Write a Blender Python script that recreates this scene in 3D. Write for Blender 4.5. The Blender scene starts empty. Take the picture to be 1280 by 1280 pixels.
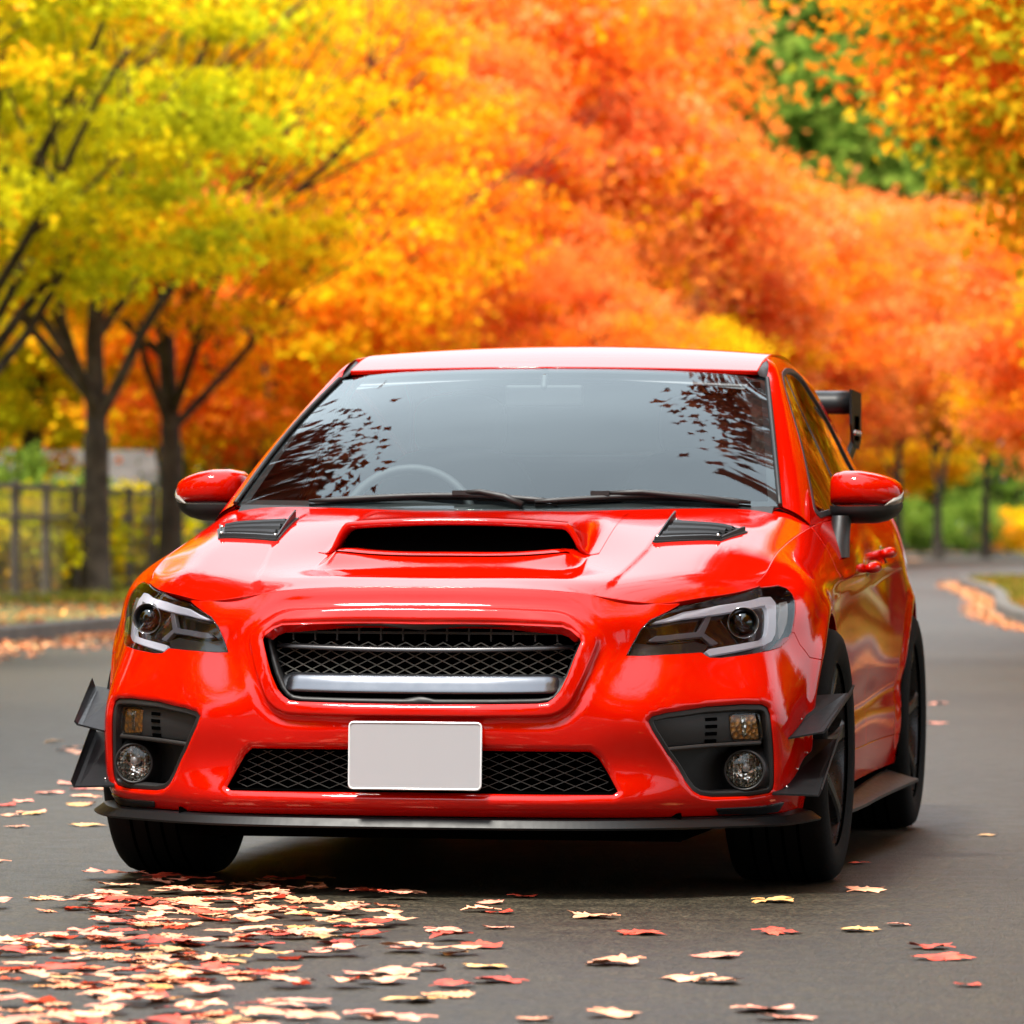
import bpy, bmesh, math, random
import numpy as np
from mathutils import Vector, Matrix
from mathutils.geometry import delaunay_2d_cdt

PI = math.pi
SC = bpy.context.scene
COL = SC.collection
random.seed(7)
RNG = np.random.default_rng(7)
TEST_NO_TREES = False

# ------------------------------------------------------------------ camera
CAM_LOC = (2.508, -14.372, 0.903)
CAM_YAW, CAM_PITCH, CAM_ROLL, CAM_F = 0.16754, 0.00315, 0.00419, 7001.3 / 1280.0

def setup_camera():
    cd = bpy.data.cameras.new('camera')
    cam = bpy.data.objects.new('camera', cd)
    COL.objects.link(cam)
    cy, sy, cp, sp = math.cos(CAM_YAW), math.sin(CAM_YAW), math.cos(CAM_PITCH), math.sin(CAM_PITCH)
    F = Vector((-sy * cp, cy * cp, sp)); R = Vector((cy, sy, 0)); U = R.cross(F)
    cr, sr = math.cos(CAM_ROLL), math.sin(CAM_ROLL)
    R2 = cr * R + sr * U; U2 = -sr * R + cr * U
    m = Matrix((R2, U2, -F)).transposed().to_4x4()
    m.translation = Vector(CAM_LOC)
    cam.matrix_world = m
    cd.sensor_width = 36.0; cd.sensor_fit = 'HORIZONTAL'
    cd.lens = 36.0 * CAM_F
    cd.clip_start = 0.1; cd.clip_end = 5000
    cd.dof.use_dof = True
    cd.dof.focus_distance = 13.9
    cd.dof.aperture_fstop = cd.lens / 1000.0 / 0.028
    cd.dof.aperture_blades = 0
    SC.camera = cam
    return cam

# ------------------------------------------------------------------ materials
def new_mat(name):
    m = bpy.data.materials.new(name); m.use_nodes = True
    nt = m.node_tree
    b = nt.nodes['Principled BSDF']
    return m, nt, b

def simple(name, col, rough=0.5, metal=0.0, coat=0.0, spec=0.5, coat_rough=0.03):
    m, nt, b = new_mat(name)
    b.inputs['Base Color'].default_value = (*col, 1)
    b.inputs['Roughness'].default_value = rough
    b.inputs['Metallic'].default_value = metal
    b.inputs['Coat Weight'].default_value = coat
    b.inputs['Coat Roughness'].default_value = coat_rough
    b.inputs['Specular IOR Level'].default_value = spec
    return m

def N(nt, t, **kw):
    n = nt.nodes.new(t)
    for k, v in kw.items():
        setattr(n, k, v)
    return n

def noise_rough(m, scale=30, lo=0.3, hi=0.6, bump=0.0, detail=6, dist=0.002):
    nt = m.node_tree; b = nt.nodes['Principled BSDF']
    tc = N(nt, 'ShaderNodeTexCoord'); nz = N(nt, 'ShaderNodeTexNoise')
    nz.inputs['Scale'].default_value = scale; nz.inputs['Detail'].default_value = detail
    nt.links.new(tc.outputs['Object'], nz.inputs['Vector'])
    mr = N(nt, 'ShaderNodeMapRange'); mr.inputs['To Min'].default_value = lo; mr.inputs['To Max'].default_value = hi
    nt.links.new(nz.outputs['Fac'], mr.inputs['Value']); nt.links.new(mr.outputs['Result'], b.inputs['Roughness'])
    if bump:
        bp = N(nt, 'ShaderNodeBump'); bp.inputs['Strength'].default_value = bump; bp.inputs['Distance'].default_value = dist
        nt.links.new(nz.outputs['Fac'], bp.inputs['Height']); nt.links.new(bp.outputs['Normal'], b.inputs['Normal'])
    return m

M = {}
def make_car_materials():
    # red clear-coated paint with a very fine orange-peel
    m, nt, b = new_mat('red_paint')
    b.inputs['Base Color'].default_value = (0.42, 0.0034, 0.0002, 1)
    b.inputs['Roughness'].default_value = 0.42
    b.inputs['Specular IOR Level'].default_value = 0.0
    b.inputs['Coat Weight'].default_value = 0.80
    b.inputs['Coat Roughness'].default_value = 0.025
    b.inputs['Coat IOR'].default_value = 1.49
    tc = N(nt, 'ShaderNodeTexCoord'); nz = N(nt, 'ShaderNodeTexNoise')
    nz.inputs['Scale'].default_value = 420; nz.inputs['Detail'].default_value = 1
    nt.links.new(tc.outputs['Object'], nz.inputs['Vector'])
    bp = N(nt, 'ShaderNodeBump'); bp.inputs['Strength'].default_value = 0.06; bp.inputs['Distance'].default_value = 0.0006
    nt.links.new(nz.outputs['Fac'], bp.inputs['Height']); nt.links.new(bp.outputs['Normal'], b.inputs['Coat Normal'])
    M['paint'] = m
    M['black'] = noise_rough(simple('black_plastic', (0.0045, 0.0045, 0.005), 0.5), 60, 0.42, 0.62, 0.05)
    M['trim'] = noise_rough(simple('grey_black_trim', (0.009, 0.0085, 0.009), 0.45), 90, 0.4, 0.55, 0.08)
    M['gloss'] = simple('gloss_black', (0.006, 0.006, 0.007), 0.12, coat=0.6)
    M['satin'] = noise_rough(simple('satin_black_lip', (0.0045, 0.0047, 0.0055), 0.4, spec=0.25), 40, 0.34, 0.5)
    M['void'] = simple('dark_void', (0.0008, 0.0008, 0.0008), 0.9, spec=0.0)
    M['rubber'] = noise_rough(simple('tyre_rubber', (0.003, 0.003, 0.003), 0.85, spec=.14), 120, 0.7, 0.9, 0.15)
    M['rim'] = noise_rough(simple('gunmetal_rim', (0.030, 0.029, 0.031), 0.3, metal=0.7), 50, 0.22, 0.36)
    M['steel'] = noise_rough(simple('brake_steel', (0.22, 0.22, 0.22), 0.4, metal=1.0), 70, 0.3, 0.5)
    M['chrome'] = simple('dark_chrome', (0.42, 0.43, 0.45), 0.10, metal=1.0)
    M['smoke'] = noise_rough(simple('smoked_chrome_bar', (0.115, 0.122, 0.138), 0.2, metal=0.95), 30, 0.16, 0.30)
    M['mesh'] = simple('grille_mesh', (0.07, 0.068, 0.06), 0.45, metal=0.3)
    M['mesh_dark'] = simple('dark_mesh', (0.022, 0.021, 0.019), 0.5)
    M['plate'] = noise_rough(simple('blank_plate', (0.29, 0.29, 0.305), 0.45), 30, 0.4, 0.5)
    M['plate_rim'] = simple('plate_rim', (0.7, 0.72, 0.74), 0.25, metal=0.3)
    M['guide'] = simple('inner_light_guide', (0.10, 0.10, 0.115), 0.3)
    M['drl'] = simple('frosted_light_guide', (0.50, 0.50, 0.55), 0.35)
    M['amber'] = simple('amber_reflector', (0.65, 0.24, 0.03), 0.25, metal=0.4)
    M['silver'] = simple('silver_reflector', (0.75, 0.74, 0.68), 0.12, metal=1.0)
    for k, a, b_ in (('amber', (.75, .30, .03), (.22, .12, .05)), ('silver', (.85, .83, .76), (.30, .29, .26))):
        nt = M[k].node_tree; tc = N(nt, 'ShaderNodeTexCoord'); vo = N(nt, 'ShaderNodeTexVoronoi'); vo.inputs['Scale'].default_value = 85
        cr = N(nt, 'ShaderNodeValToRGB'); cr.color_ramp.elements[0].color = (*a, 1); cr.color_ramp.elements[1].color = (*b_, 1); cr.color_ramp.elements[1].position = .75
        nt.links.new(tc.outputs['Object'], vo.inputs['Vector']); nt.links.new(vo.outputs['Distance'], cr.inputs['Fac']); nt.links.new(cr.outputs['Color'], nt.nodes['Principled BSDF'].inputs['Base Color'])
        bp = N(nt, 'ShaderNodeBump'); bp.inputs['Strength'].default_value = .6; bp.inputs['Distance'].default_value = .004
        nt.links.new(vo.outputs['Distance'], bp.inputs['Height']); nt.links.new(bp.outputs['Normal'], nt.nodes['Principled BSDF'].inputs['Normal'])
    b = M['drl'].node_tree.nodes['Principled BSDF']; b.inputs['Emission Color'].default_value = (.85, .86, 1, 1); b.inputs['Emission Strength'].default_value = .035   # lamps switched on, dim by day
    M['screw'] = simple('bolt_steel', (0.5, 0.5, 0.5), 0.25, metal=1.0)
    M['seat'] = noise_rough(simple('seat_fabric', (0.11, 0.11, 0.12), 0.9), 200, 0.8, 0.95, 0.2)
    M['dash'] = noise_rough(simple('dash_plastic', (0.03, 0.03, 0.033), 0.6), 200, 0.55, 0.75, 0.1)
    M['liner'] = simple('headliner', (0.22, 0.22, 0.23), 0.9)
    M['tail'] = simple('red_tail_lens', (.22, .004, .004), .12, coat=1.0)
    M['smoked_lens'] = simple('grey_lens', (0.25, 0.24, 0.22), 0.2, coat=1.0)
    def glass(name, tint, ior=1.5, boost=1.0):
        m = bpy.data.materials.new(name); m.use_nodes = True
        nt = m.node_tree; nt.nodes.clear()
        out = N(nt, 'ShaderNodeOutputMaterial'); mix = N(nt, 'ShaderNodeMixShader')
        tr = N(nt, 'ShaderNodeBsdfTransparent'); tr.inputs['Color'].default_value = (*tint, 1)
        gl = N(nt, 'ShaderNodeBsdfGlossy'); gl.inputs['Roughness'].default_value = 0.0
        gl.inputs['Color'].default_value = (0.86, 0.96, 1, 1)
        fr = N(nt, 'ShaderNodeFresnel'); fr.inputs['IOR'].default_value = ior
        mu = N(nt, 'ShaderNodeMath', operation='MULTIPLY'); mu.inputs[1].default_value = boost; mu.use_clamp = True
        nt.links.new(fr.outputs[0], mu.inputs[0]); nt.links.new(mu.outputs[0], mix.inputs[0])
        nt.links.new(tr.outputs[0], mix.inputs[1]); nt.links.new(gl.outputs[0], mix.inputs[2])
        nt.links.new(mix.outputs[0], out.inputs[0])
        return m
    M['windshield'] = glass('windscreen_glass', (0.72, 0.80, 0.80), 1.52, .92)
    M['side_glass'] = glass('tinted_side_glass', (0.10, 0.11, 0.11), 1.52, 1.5)
    M['lens'] = glass('clear_lens', (0.90, 0.90, 0.92), 1.45, 0.8)
    M['bulb'] = glass('dark_dome', (0.35, 0.35, 0.37), 1.6, 1.2)

# ------------------------------------------------------------------ object helpers
def link(name, me, mat, parent=None):
    o = bpy.data.objects.new(name, me); COL.objects.link(o)
    if mat is not None:
        me.materials.append(mat)
    if parent is not None:
        o.parent = parent
    return o

def tag(o, label=None, cat=None, group=None, kind=None):
    if label: o['label'] = label
    if cat: o['category'] = cat
    if group: o['group'] = group
    if kind: o['kind'] = kind
    return o

def empty(name, loc, label, cat, group=None, rz=0):
    o = bpy.data.objects.new(name, None); COL.objects.link(o)
    o.location = loc; o.rotation_euler = (0, 0, rz); o.empty_display_size = 0.2
    return tag(o, label, cat, group)

class MB:
    """collects simple shapes into one mesh"""
    def __init__(s): s.v = []; s.f = []; s.smooth = []
    def add(s, v, f, smooth=False):
        k = len(s.v); s.v += [tuple(p) for p in v]; s.f += [tuple(i + k for i in q) for q in f]; s.smooth += [smooth] * len(f)
        return s
    def box(s, c, d, M3=None):
        v = []
        for z in (-1, 1):
            for y in (-1, 1):
                for x in (-1, 1):
                    p = Vector((x * d[0] / 2, y * d[1] / 2, z * d[2] / 2))
                    if M3: p = M3 @ p
                    v.append(p + Vector(c))
        return s.add(v, [(0, 2, 3, 1), (4, 5, 7, 6), (0, 1, 5, 4), (2, 6, 7, 3), (0, 4, 6, 2), (1, 3, 7, 5)])
    def bar(s, a, b, w, h=None, up=(0, 0, 1)):
        a = Vector(a); b = Vector(b); d = (b - a); L = d.length; d.normalize()
        u = Vector(up); r = d.cross(u)
        if r.length < 1e-4: r = d.cross(Vector((1, 0, 0)))
        r.normalize(); u = r.cross(d)
        M3 = Matrix((r, d, u)).transposed()
        return s.box((a + b) / 2, (w, L, h or w), M3)
    def tube(s, pts, rad, n=10, caps=True):
        pts = [Vector(p) for p in pts]
        if not hasattr(rad, '__len__'): rad = [rad] * len(pts)
        rings = []; ref = None
        for i, p in enumerate(pts):
            d = (pts[min(i + 1, len(pts) - 1)] - pts[max(i - 1, 0)]).normalized()
            if ref is None:
                ref = d.cross(Vector((0, 0, 1)))
                if ref.length < 1e-3: ref = d.cross(Vector((1, 0, 0)))
            ref = (ref - d * ref.dot(d)).normalized(); b = d.cross(ref)
            rings.append([p + (ref * math.cos(2 * PI * k / n) + b * math.sin(2 * PI * k / n)) * rad[i] for k in range(n)])
        v = [q for r in rings for q in r]; f = []
        for i in range(len(pts) - 1):
            for k in range(n):
                f.append((i * n + k, i * n + (k + 1) % n, (i + 1) * n + (k + 1) % n, (i + 1) * n + k))
        s.add(v, f, True)
        if caps:
            s.add(rings[0], [tuple(range(n))[::-1]]); s.add(rings[-1], [tuple(range(n))])
        return s
    def lathe(s, prof, origin, axis, n=48, closed=False, smooth=True):
        """prof: list of (r, a) : radius, along-axis"""
        ax = Vector(axis).normalized(); r0 = ax.cross(Vector((0, 0, 1)))
        if r0.length < 1e-3: r0 = Vector((1, 0, 0))
        r0.normalize(); r1 = ax.cross(r0); o = Vector(origin); v = []; f = []
        for r, a in prof:
            for k in range(n):
                t = 2 * PI * k / n
                v.append(o + ax * a + (r0 * math.cos(t) + r1 * math.sin(t)) * r)
        m = len(prof)
        for i in range(m if closed else m - 1):
            j = (i + 1) % m
            for k in range(n):
                f.append((i * n + k, i * n + (k + 1) % n, j * n + (k + 1) % n, j * n + k))
        return s.add(v, f, smooth)
    def grid(s, P, smooth=True):
        P = np.asarray(P); a, b = P.shape[:2]
        f = [(i * b + j, i * b + j + 1, (i + 1) * b + j + 1, (i + 1) * b + j) for i in range(a - 1) for j in range(b - 1)]
        return s.add(P.reshape(-1, 3).tolist(), f, smooth)
    def mirror_x(s):
        s.v = [(-p[0], p[1], p[2]) for p in s.v]; s.f = [q[::-1] for q in s.f]; return s
    def build(s, name, mat, parent=None, bevel=0, fix=True):
        me = bpy.data.meshes.new(name)
        me.from_pydata([tuple(p) for p in s.v], [], s.f); me.update()
        me.polygons.foreach_set('use_smooth', s.smooth)
        if fix:
            bm = bmesh.new(); bm.from_mesh(me)
            bmesh.ops.remove_doubles(bm, verts=bm.verts, dist=1e-6)
            bmesh.ops.recalc_face_normals(bm, faces=bm.faces)
            bm.to_mesh(me); bm.free()
        o = link(name, me, mat, parent)
        if bevel:
            md = o.modifiers.new('edge_bevel', 'BEVEL'); md.width = bevel; md.segments = 3; md.limit_method = 'ANGLE'; md.angle_limit = 0.6
            md.harden_normals = False
        return o

# ------------------------------------------------------------------ smooth surfaces
def spline_eval(t, Y, q):
    """natural cubic spline through Y (n,d) at knots t, evaluated at q"""
    t = np.asarray(t, float); Y = np.asarray(Y, float); n = len(t)
    h = np.diff(t); A = np.zeros((n, n)); B = np.zeros((n,) + Y.shape[1:])
    A[0, 0] = A[-1, -1] = 1
    for i in range(1, n - 1):
        A[i, i - 1] = h[i - 1]; A[i, i] = 2 * (h[i - 1] + h[i]); A[i, i + 1] = h[i]
        B[i] = 6 * ((Y[i + 1] - Y[i]) / h[i] - (Y[i] - Y[i - 1]) / h[i - 1])
    m = np.linalg.solve(A, B.reshape(n, -1)).reshape(B.shape)
    q = np.asarray(q, float); k = np.clip(np.searchsorted(t, q) - 1, 0, n - 2)
    hh = h[k]; a = (t[k + 1] - q) / hh; b = (q - t[k]) / hh
    sh = (-1,) + (1,) * (Y.ndim - 1)
    a = a.reshape(sh); b = b.reshape(sh); hh = hh.reshape(sh)
    return a * Y[k] + b * Y[k + 1] + ((a ** 3 - a) * m[k] + (b ** 3 - b) * m[k + 1]) * hh * hh / 6

class Surf:
    """tensor spline surface over a control net net[row][station]; resampled densely, then bicubic lookups"""
    def __init__(s, net, disp=None, nu=400, nv=120, sym=False, flip=False):
        net = np.asarray(net, float)
        if sym:   # mirror across x=0 for smooth centre line
            m = net[:, 1:][:, ::-1] * np.array([-1, 1, 1]); net = np.concatenate([m, net], 1)
        ref = net[net.shape[0] // 2]
        du = np.r_[0, np.cumsum(np.linalg.norm(np.diff(net, axis=1), axis=2).mean(0))]
        dv = np.r_[0, np.cumsum(np.linalg.norm(np.diff(net, axis=0), axis=2).mean(1))]
        if sym: du = du - du[len(du) // 2]
        s.ku, s.kv, s.net = du, dv, net
        s.u0 = 0 if sym else du[0]; s.u1 = du[-1]; s.v0 = 0; s.v1 = dv[-1]
        s.gu = np.linspace(s.u0, s.u1, nu); s.gv = np.linspace(0, s.v1, nv)
        A = spline_eval(dv, net, s.gv)                       # (nv, st, 3)
        G = spline_eval(du, np.swapaxes(A, 0, 1), s.gu)      # (nu, nv, 3)
        s.G = G; s.disp = disp; s.flip = flip; s.sym = sym
    def base(s, u, v):
        u = np.asarray(u, float); v = np.asarray(v, float)
        fu = np.clip((u - s.u0) / (s.u1 - s.u0) * (len(s.gu) - 1), 0, len(s.gu) - 1.000001)
        fv = np.clip((v - s.v0) / (s.v1 - s.v0) * (len(s.gv) - 1), 0, len(s.gv) - 1.000001)
        def w(f, n):
            i = np.floor(f).astype(int); x = f - i
            idx = np.clip(np.stack([i - 1, i, i + 1, i + 2], -1), 0, n - 1)
            W = np.stack([-.5 * x + x * x - .5 * x ** 3, 1 - 2.5 * x * x + 1.5 * x ** 3, .5 * x + 2 * x * x - 1.5 * x ** 3, -.5 * x * x + .5 * x ** 3], -1)
            return idx, W
        iu, wu = w(fu, len(s.gu)); iv, wv = w(fv, len(s.gv))
        P = np.zeros(u.shape + (3,))
        for a in range(4):
            for b in range(4):
                P += (wu[..., a] * wv[..., b])[..., None] * s.G[iu[..., a], iv[..., b]]
        return P
    def nrm(s, f, u, v, e=0.0012):
        a = f(np.minimum(u + e, s.u1), v) - f(np.maximum(u - e, s.u0), v)
        b = f(u, np.minimum(v + e, s.v1)) - f(u, np.maximum(v - e, s.v0))
        n = np.cross(a, b); n /= np.maximum(np.linalg.norm(n, axis=-1, keepdims=True), 1e-12)
        if s.flip: n = -n
        if s.sym:   # keep the centre line symmetric
            c = u < e
            n[c, 0] = 0; n /= np.linalg.norm(n, axis=-1, keepdims=True)
        return n
    def pos(s, u, v):
        P = s.base(u, v)
        if s.disp is not None:
            P = s.disp(s, u, v, P)
        return P
    def inv3(s, pts, it=15):
        """parameters of the nearest base points to 3D points"""
        out = []
        for p in np.asarray(pts, float):
            d = ((s.G - p) ** 2).sum(-1); i, j = np.unravel_index(np.argmin(d), d.shape)
            u, v = s.gu[i], s.gv[j]
            for _ in range(it):
                e = 1e-4
                q = s.base(np.array([u, u + e, u]), np.array([v, v, v + e]))
                J = np.stack([(q[1] - q[0]) / e, (q[2] - q[0]) / e], 1)
                du = np.clip(np.linalg.lstsq(J, p - q[0], rcond=None)[0], -.01, .01)
                u = min(max(u + du[0], s.u0), s.u1 - 1e-6); v = min(max(v + du[1], s.v0), s.v1 - 1e-6)
            out.append((u, v))
        return np.array(out)
    def inv(s, pts, axes, it=12):
        """parameters (u,v) whose base point matches the given two coordinates"""
        pts = np.asarray(pts, float); out = []
        B = s.G[..., list(axes)]
        third = [a for a in (0, 1, 2) if a not in axes][0]
        for p in pts:
            d = ((B - p) ** 2).sum(-1)
            if third == 0: d = d + 1e3 * (s.G[..., 0] < 0.3)
            if third == 1: d = d + 1e3 * (s.G[..., 1] > 1.0)
            i, j = np.unravel_index(np.argmin(d), d.shape)
            u, v = s.gu[i], s.gv[j]
            for _ in range(it):
                e = 1e-4
                q = s.base(np.array([u, u + e, u]), np.array([v, v, v + e]))[:, list(axes)]
                J = np.stack([(q[1] - q[0]) / e, (q[2] - q[0]) / e], 1)
                try: du = np.linalg.solve(J, p - q[0])
                except np.linalg.LinAlgError: break
                du = np.clip(du, -.02, .02)
                u = min(max(u + du[0], s.u0), s.u1); v = min(max(v + du[1], s.v0), s.v1)
            out.append((u, v))
        return np.array(out)

def pip(P, poly):
    x, y = P[:, 0], P[:, 1]; inside = np.zeros(len(P), bool); n = len(poly)
    j = n - 1
    for i in range(n):
        xi, yi = poly[i]; xj, yj = poly[j]
        c = ((yi > y) != (yj > y)) & (x < (xj - xi) * (y - yi) / ((yj - yi) if yj != yi else 1e-12) + xi)
        inside ^= c; j = i
    return inside

def sdf(P, poly, closed=True):
    """signed distance to a polygon (negative inside)"""
    P = np.asarray(P); d = np.full(len(P), 1e9); n = len(poly)
    for i in range(n if closed else n - 1):
        a = np.asarray(poly[i]); b = np.asarray(poly[(i + 1) % n]); ab = b - a
        t = np.clip(((P - a) @ ab) / max(ab @ ab, 1e-12), 0, 1)
        d = np.minimum(d, np.linalg.norm(P - a - t[:, None] * ab, axis=1))
    if closed: d = np.where(pip(P, poly), -d, d)
    return d

def sst(a, b, x):
    t = np.clip((x - a) / (b - a), 0, 1); return t * t * (3 - 2 * t)

def densify(poly, h, closed=True):
    out = []; n = len(poly)
    for i in range(n if closed else n - 1):
        a = np.asarray(poly[i], float); b = np.asarray(poly[(i + 1) % n], float)
        k = max(1, int(math.ceil(np.linalg.norm(b - a) / h)))
        for j in range(k): out.append(a + (b - a) * j / k)
    if not closed: out.append(np.asarray(poly[-1], float))
    return np.array(out)

def round_poly(poly, r, n=5, closed=True):
    """round the corners of a polygon; r a number or one per vertex"""
    poly = [np.asarray(p, float) for p in poly]; m = len(poly); out = []
    for i, p in enumerate(poly):
        rr = r[i] if hasattr(r, '__len__') else r
        if rr <= 0 or (not closed and i in (0, m - 1)): out.append(p); continue
        a = poly[i - 1] - p; b = poly[(i + 1) % m] - p
        la, lb = np.linalg.norm(a), np.linalg.norm(b); k = min(rr, la * .45, lb * .45)
        p0 = p + a / la * k; p1 = p + b / lb * k
        for j in range(n + 1):
            t = j / n; out.append((1 - t) ** 2 * p0 + 2 * t * (1 - t) * p + t * t * p1)
    return np.array(out)

def inset(poly, g):
    """move a counter-clockwise or clockwise closed polygon inwards by g"""
    poly = np.asarray(poly, float); A = 0.5 * np.sum(poly[:, 0] * np.roll(poly[:, 1], -1) - np.roll(poly[:, 0], -1) * poly[:, 1])
    sg = 1 if A > 0 else -1
    d1 = poly - np.roll(poly, 1, 0); d2 = np.roll(poly, -1, 0) - poly
    def nn(d):
        l = np.linalg.norm(d, axis=1, keepdims=True); d = d / np.maximum(l, 1e-12)
        return np.stack([-d[:, 1], d[:, 0]], 1) * sg
    n = nn(d1) + nn(d2); n /= np.maximum((np.linalg.norm(n, axis=1, keepdims=True) ** 2) / 2, 0.35)
    return poly + n * g

def panel_arrays(S, outer, holes=(), h=0.012, lip=0.012, rad=0.0022, offset=0.0, free=lambda u, v: np.zeros(len(u), bool), lip_holes=None, disp=True, feats=()):
    """triangulate a trimmed region of S; returns verts, faces, normals. free marks boundary points without an edge return"""
    f = (S.pos if disp else S.base)
    loops = [densify(outer, h)] + [densify(k, h) for k in holes]
    pts = []; edges = []; sl = []
    for L in loops:
        k = len(pts); pts += [tuple(p) for p in L]; sl.append((k, len(L)))
        edges += [(k + i, k + (i + 1) % len(L)) for i in range(len(L))]
    for L in feats:
        k = len(pts); pts += [tuple(p) for p in L]
        edges += [(k + i, k + i + 1) for i in range(len(L) - 1)]
    o = np.asarray(outer); lo, hi = o.min(0), o.max(0)
    gx = np.arange(lo[0] + h * .5, hi[0], h); gy = np.arange(lo[1] + h * .5, hi[1], h)
    if len(gx) and len(gy):
        Q = np.stack(np.meshgrid(gx, gy, indexing='ij'), -1).reshape(-1, 2)
        keep = pip(Q, loops[0])
        for L in loops[1:]: keep &= ~pip(Q, L)
        Q = Q[keep]
        B = np.array(pts)
        if len(Q):
            ok = np.ones(len(Q), bool)
            for c in range(0, len(Q), 2000):
                d = np.sqrt(((Q[c:c + 2000, None] - B[None]) ** 2).sum(-1)).min(1); ok[c:c + 2000] = d > h * .55
            pts += [tuple(p) for p in Q[ok]]
    V2, E, F, ov, oe, of = delaunay_2d_cdt([Vector(p) for p in pts], edges, [], 1, 1e-7)
    V2 = np.array([tuple(p) for p in V2])
    cen = np.array([V2[list(t)].mean(0) for t in F])
    keep = pip(cen, loops[0])
    for L in loops[1:]: keep &= ~pip(cen, L)
    F = [tuple(t) for t, k in zip(F, keep) if k]
    u, v = V2[:, 0], V2[:, 1]
    P = f(u, v); Nn = S.nrm(f, u, v); P = P + Nn * offset
    # triangle winding that agrees with the normals
    a = P[F[0][1]] - P[F[0][0]]; b = P[F[0][2]] - P[F[0][0]]
    big = max(F[:200], key=lambda t: np.linalg.norm(np.cross(P[t[1]] - P[t[0]], P[t[2]] - P[t[0]])))
    if np.cross(P[big[1]] - P[big[0]], P[big[2]] - P[big[0]]) @ Nn[big[0]] < 0: F = [t[::-1] for t in F]
    verts = [P]; nrms = [Nn]; faces = list(F); cnt = len(P)
    if lip > 0:
        # map input order to output order
        idx = {}
        for i, src in enumerate(ov):
            for q in src: idx[q] = i
        for li, (k, n) in enumerate(sl):
            if lip_holes is not None and li > 0 and not lip_holes: continue
            ids = [idx[k + i] for i in range(n)]
            L = V2[ids]
            A = 0.5 * np.sum(L[:, 0] * np.roll(L[:, 1], -1) - np.roll(L[:, 0], -1) * L[:, 1])
            p = P[ids]; nn = Nn[ids]
            T = np.roll(p, -1, 0) - np.roll(p, 1, 0); T /= np.maximum(np.linalg.norm(T, axis=1, keepdims=True), 1e-12)
            Bd = np.cross(T, nn)
            # outwards test in parameter space
            e = 1e-3; tt = np.roll(L, -1, 0) - np.roll(L, 1, 0); tt /= np.maximum(np.linalg.norm(tt, axis=1, keepdims=True), 1e-12)
            od = np.stack([tt[:, 1], -tt[:, 0]], 1) * (1 if A > 0 else -1) * (1 if li == 0 else -1)
            g = S.base(L[:, 0] + od[:, 0] * e, L[:, 1] + od[:, 1] * e) - S.base(L[:, 0] - od[:, 0] * e, L[:, 1] - od[:, 1] * e)
            sgn = np.sign((Bd * g).sum(1)); sgn[sgn == 0] = 1; Bd *= sgn[:, None]
            fr = free(L[:, 0], L[:, 1])
            rings = [np.array(ids)]
            steps = [(rad * math.sin(t), rad * (1 - math.cos(t)), t) for t in (PI / 6, PI / 3, PI / 2)] + [(rad, lip, PI / 2)]
            for db, dn, t in steps:
                verts.append(p + Bd * db - nn * dn); nrms.append(nn * math.cos(t) + Bd * math.sin(t))
                rings.append(np.arange(cnt, cnt + n)); cnt += n
            for r in range(len(rings) - 1):
                A0, A1 = rings[r], rings[r + 1]
                for i in range(n):
                    j = (i + 1) % n
                    if fr[i] and fr[j]: continue
                    q = (int(A0[i]), int(A0[j]), int(A1[j]), int(A1[i]))
                    # orientation by outward direction
                    pa = verts[0][ids[i]]; 
                    faces.append(('lip', q, i, li))
    V = np.concatenate(verts); NN = np.concatenate(nrms)
    out = []
    for t in faces:
        if t and t[0] == 'lip':
            q = t[1]; c = np.cross(V[q[2]] - V[q[0]], V[q[3]] - V[q[1]])
            m = NN[list(q)].sum(0)
            out.append(q if c @ m >= 0 else q[::-1])
        else: out.append(tuple(int(i) for i in t))
    return V, out, NN

def mesh_from(name, V, F, NN):
    me = bpy.data.meshes.new(name)
    me.from_pydata(V.tolist(), [], F); me.update()
    me.polygons.foreach_set('use_smooth', [True] * len(me.polygons))
    if NN is not None and len(me.vertices) == len(NN):
        l = np.linalg.norm(NN, axis=1, keepdims=True); NN = np.where(l > 1e-6, NN / np.maximum(l, 1e-9), [0, 0, 1])
        me.normals_split_custom_set_from_vertices(NN.tolist())
    return me

def panel(name, S, outer, mat, parent, side=1, both=False, **kw):
    V, F, NN = panel_arrays(S, outer, **kw)
    mx = np.array([-1, 1, 1])
    if both:
        n = len(V); V = np.concatenate([V, V * mx]); F = F + [tuple(i + n for i in f[::-1]) for f in F]; NN = np.concatenate([NN, NN * mx])
    elif side < 0:
        V = V * mx; F = [f[::-1] for f in F]; NN = NN * mx
    return link(name, mesh_from(name, V, F, NN), mat, parent)

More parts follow.
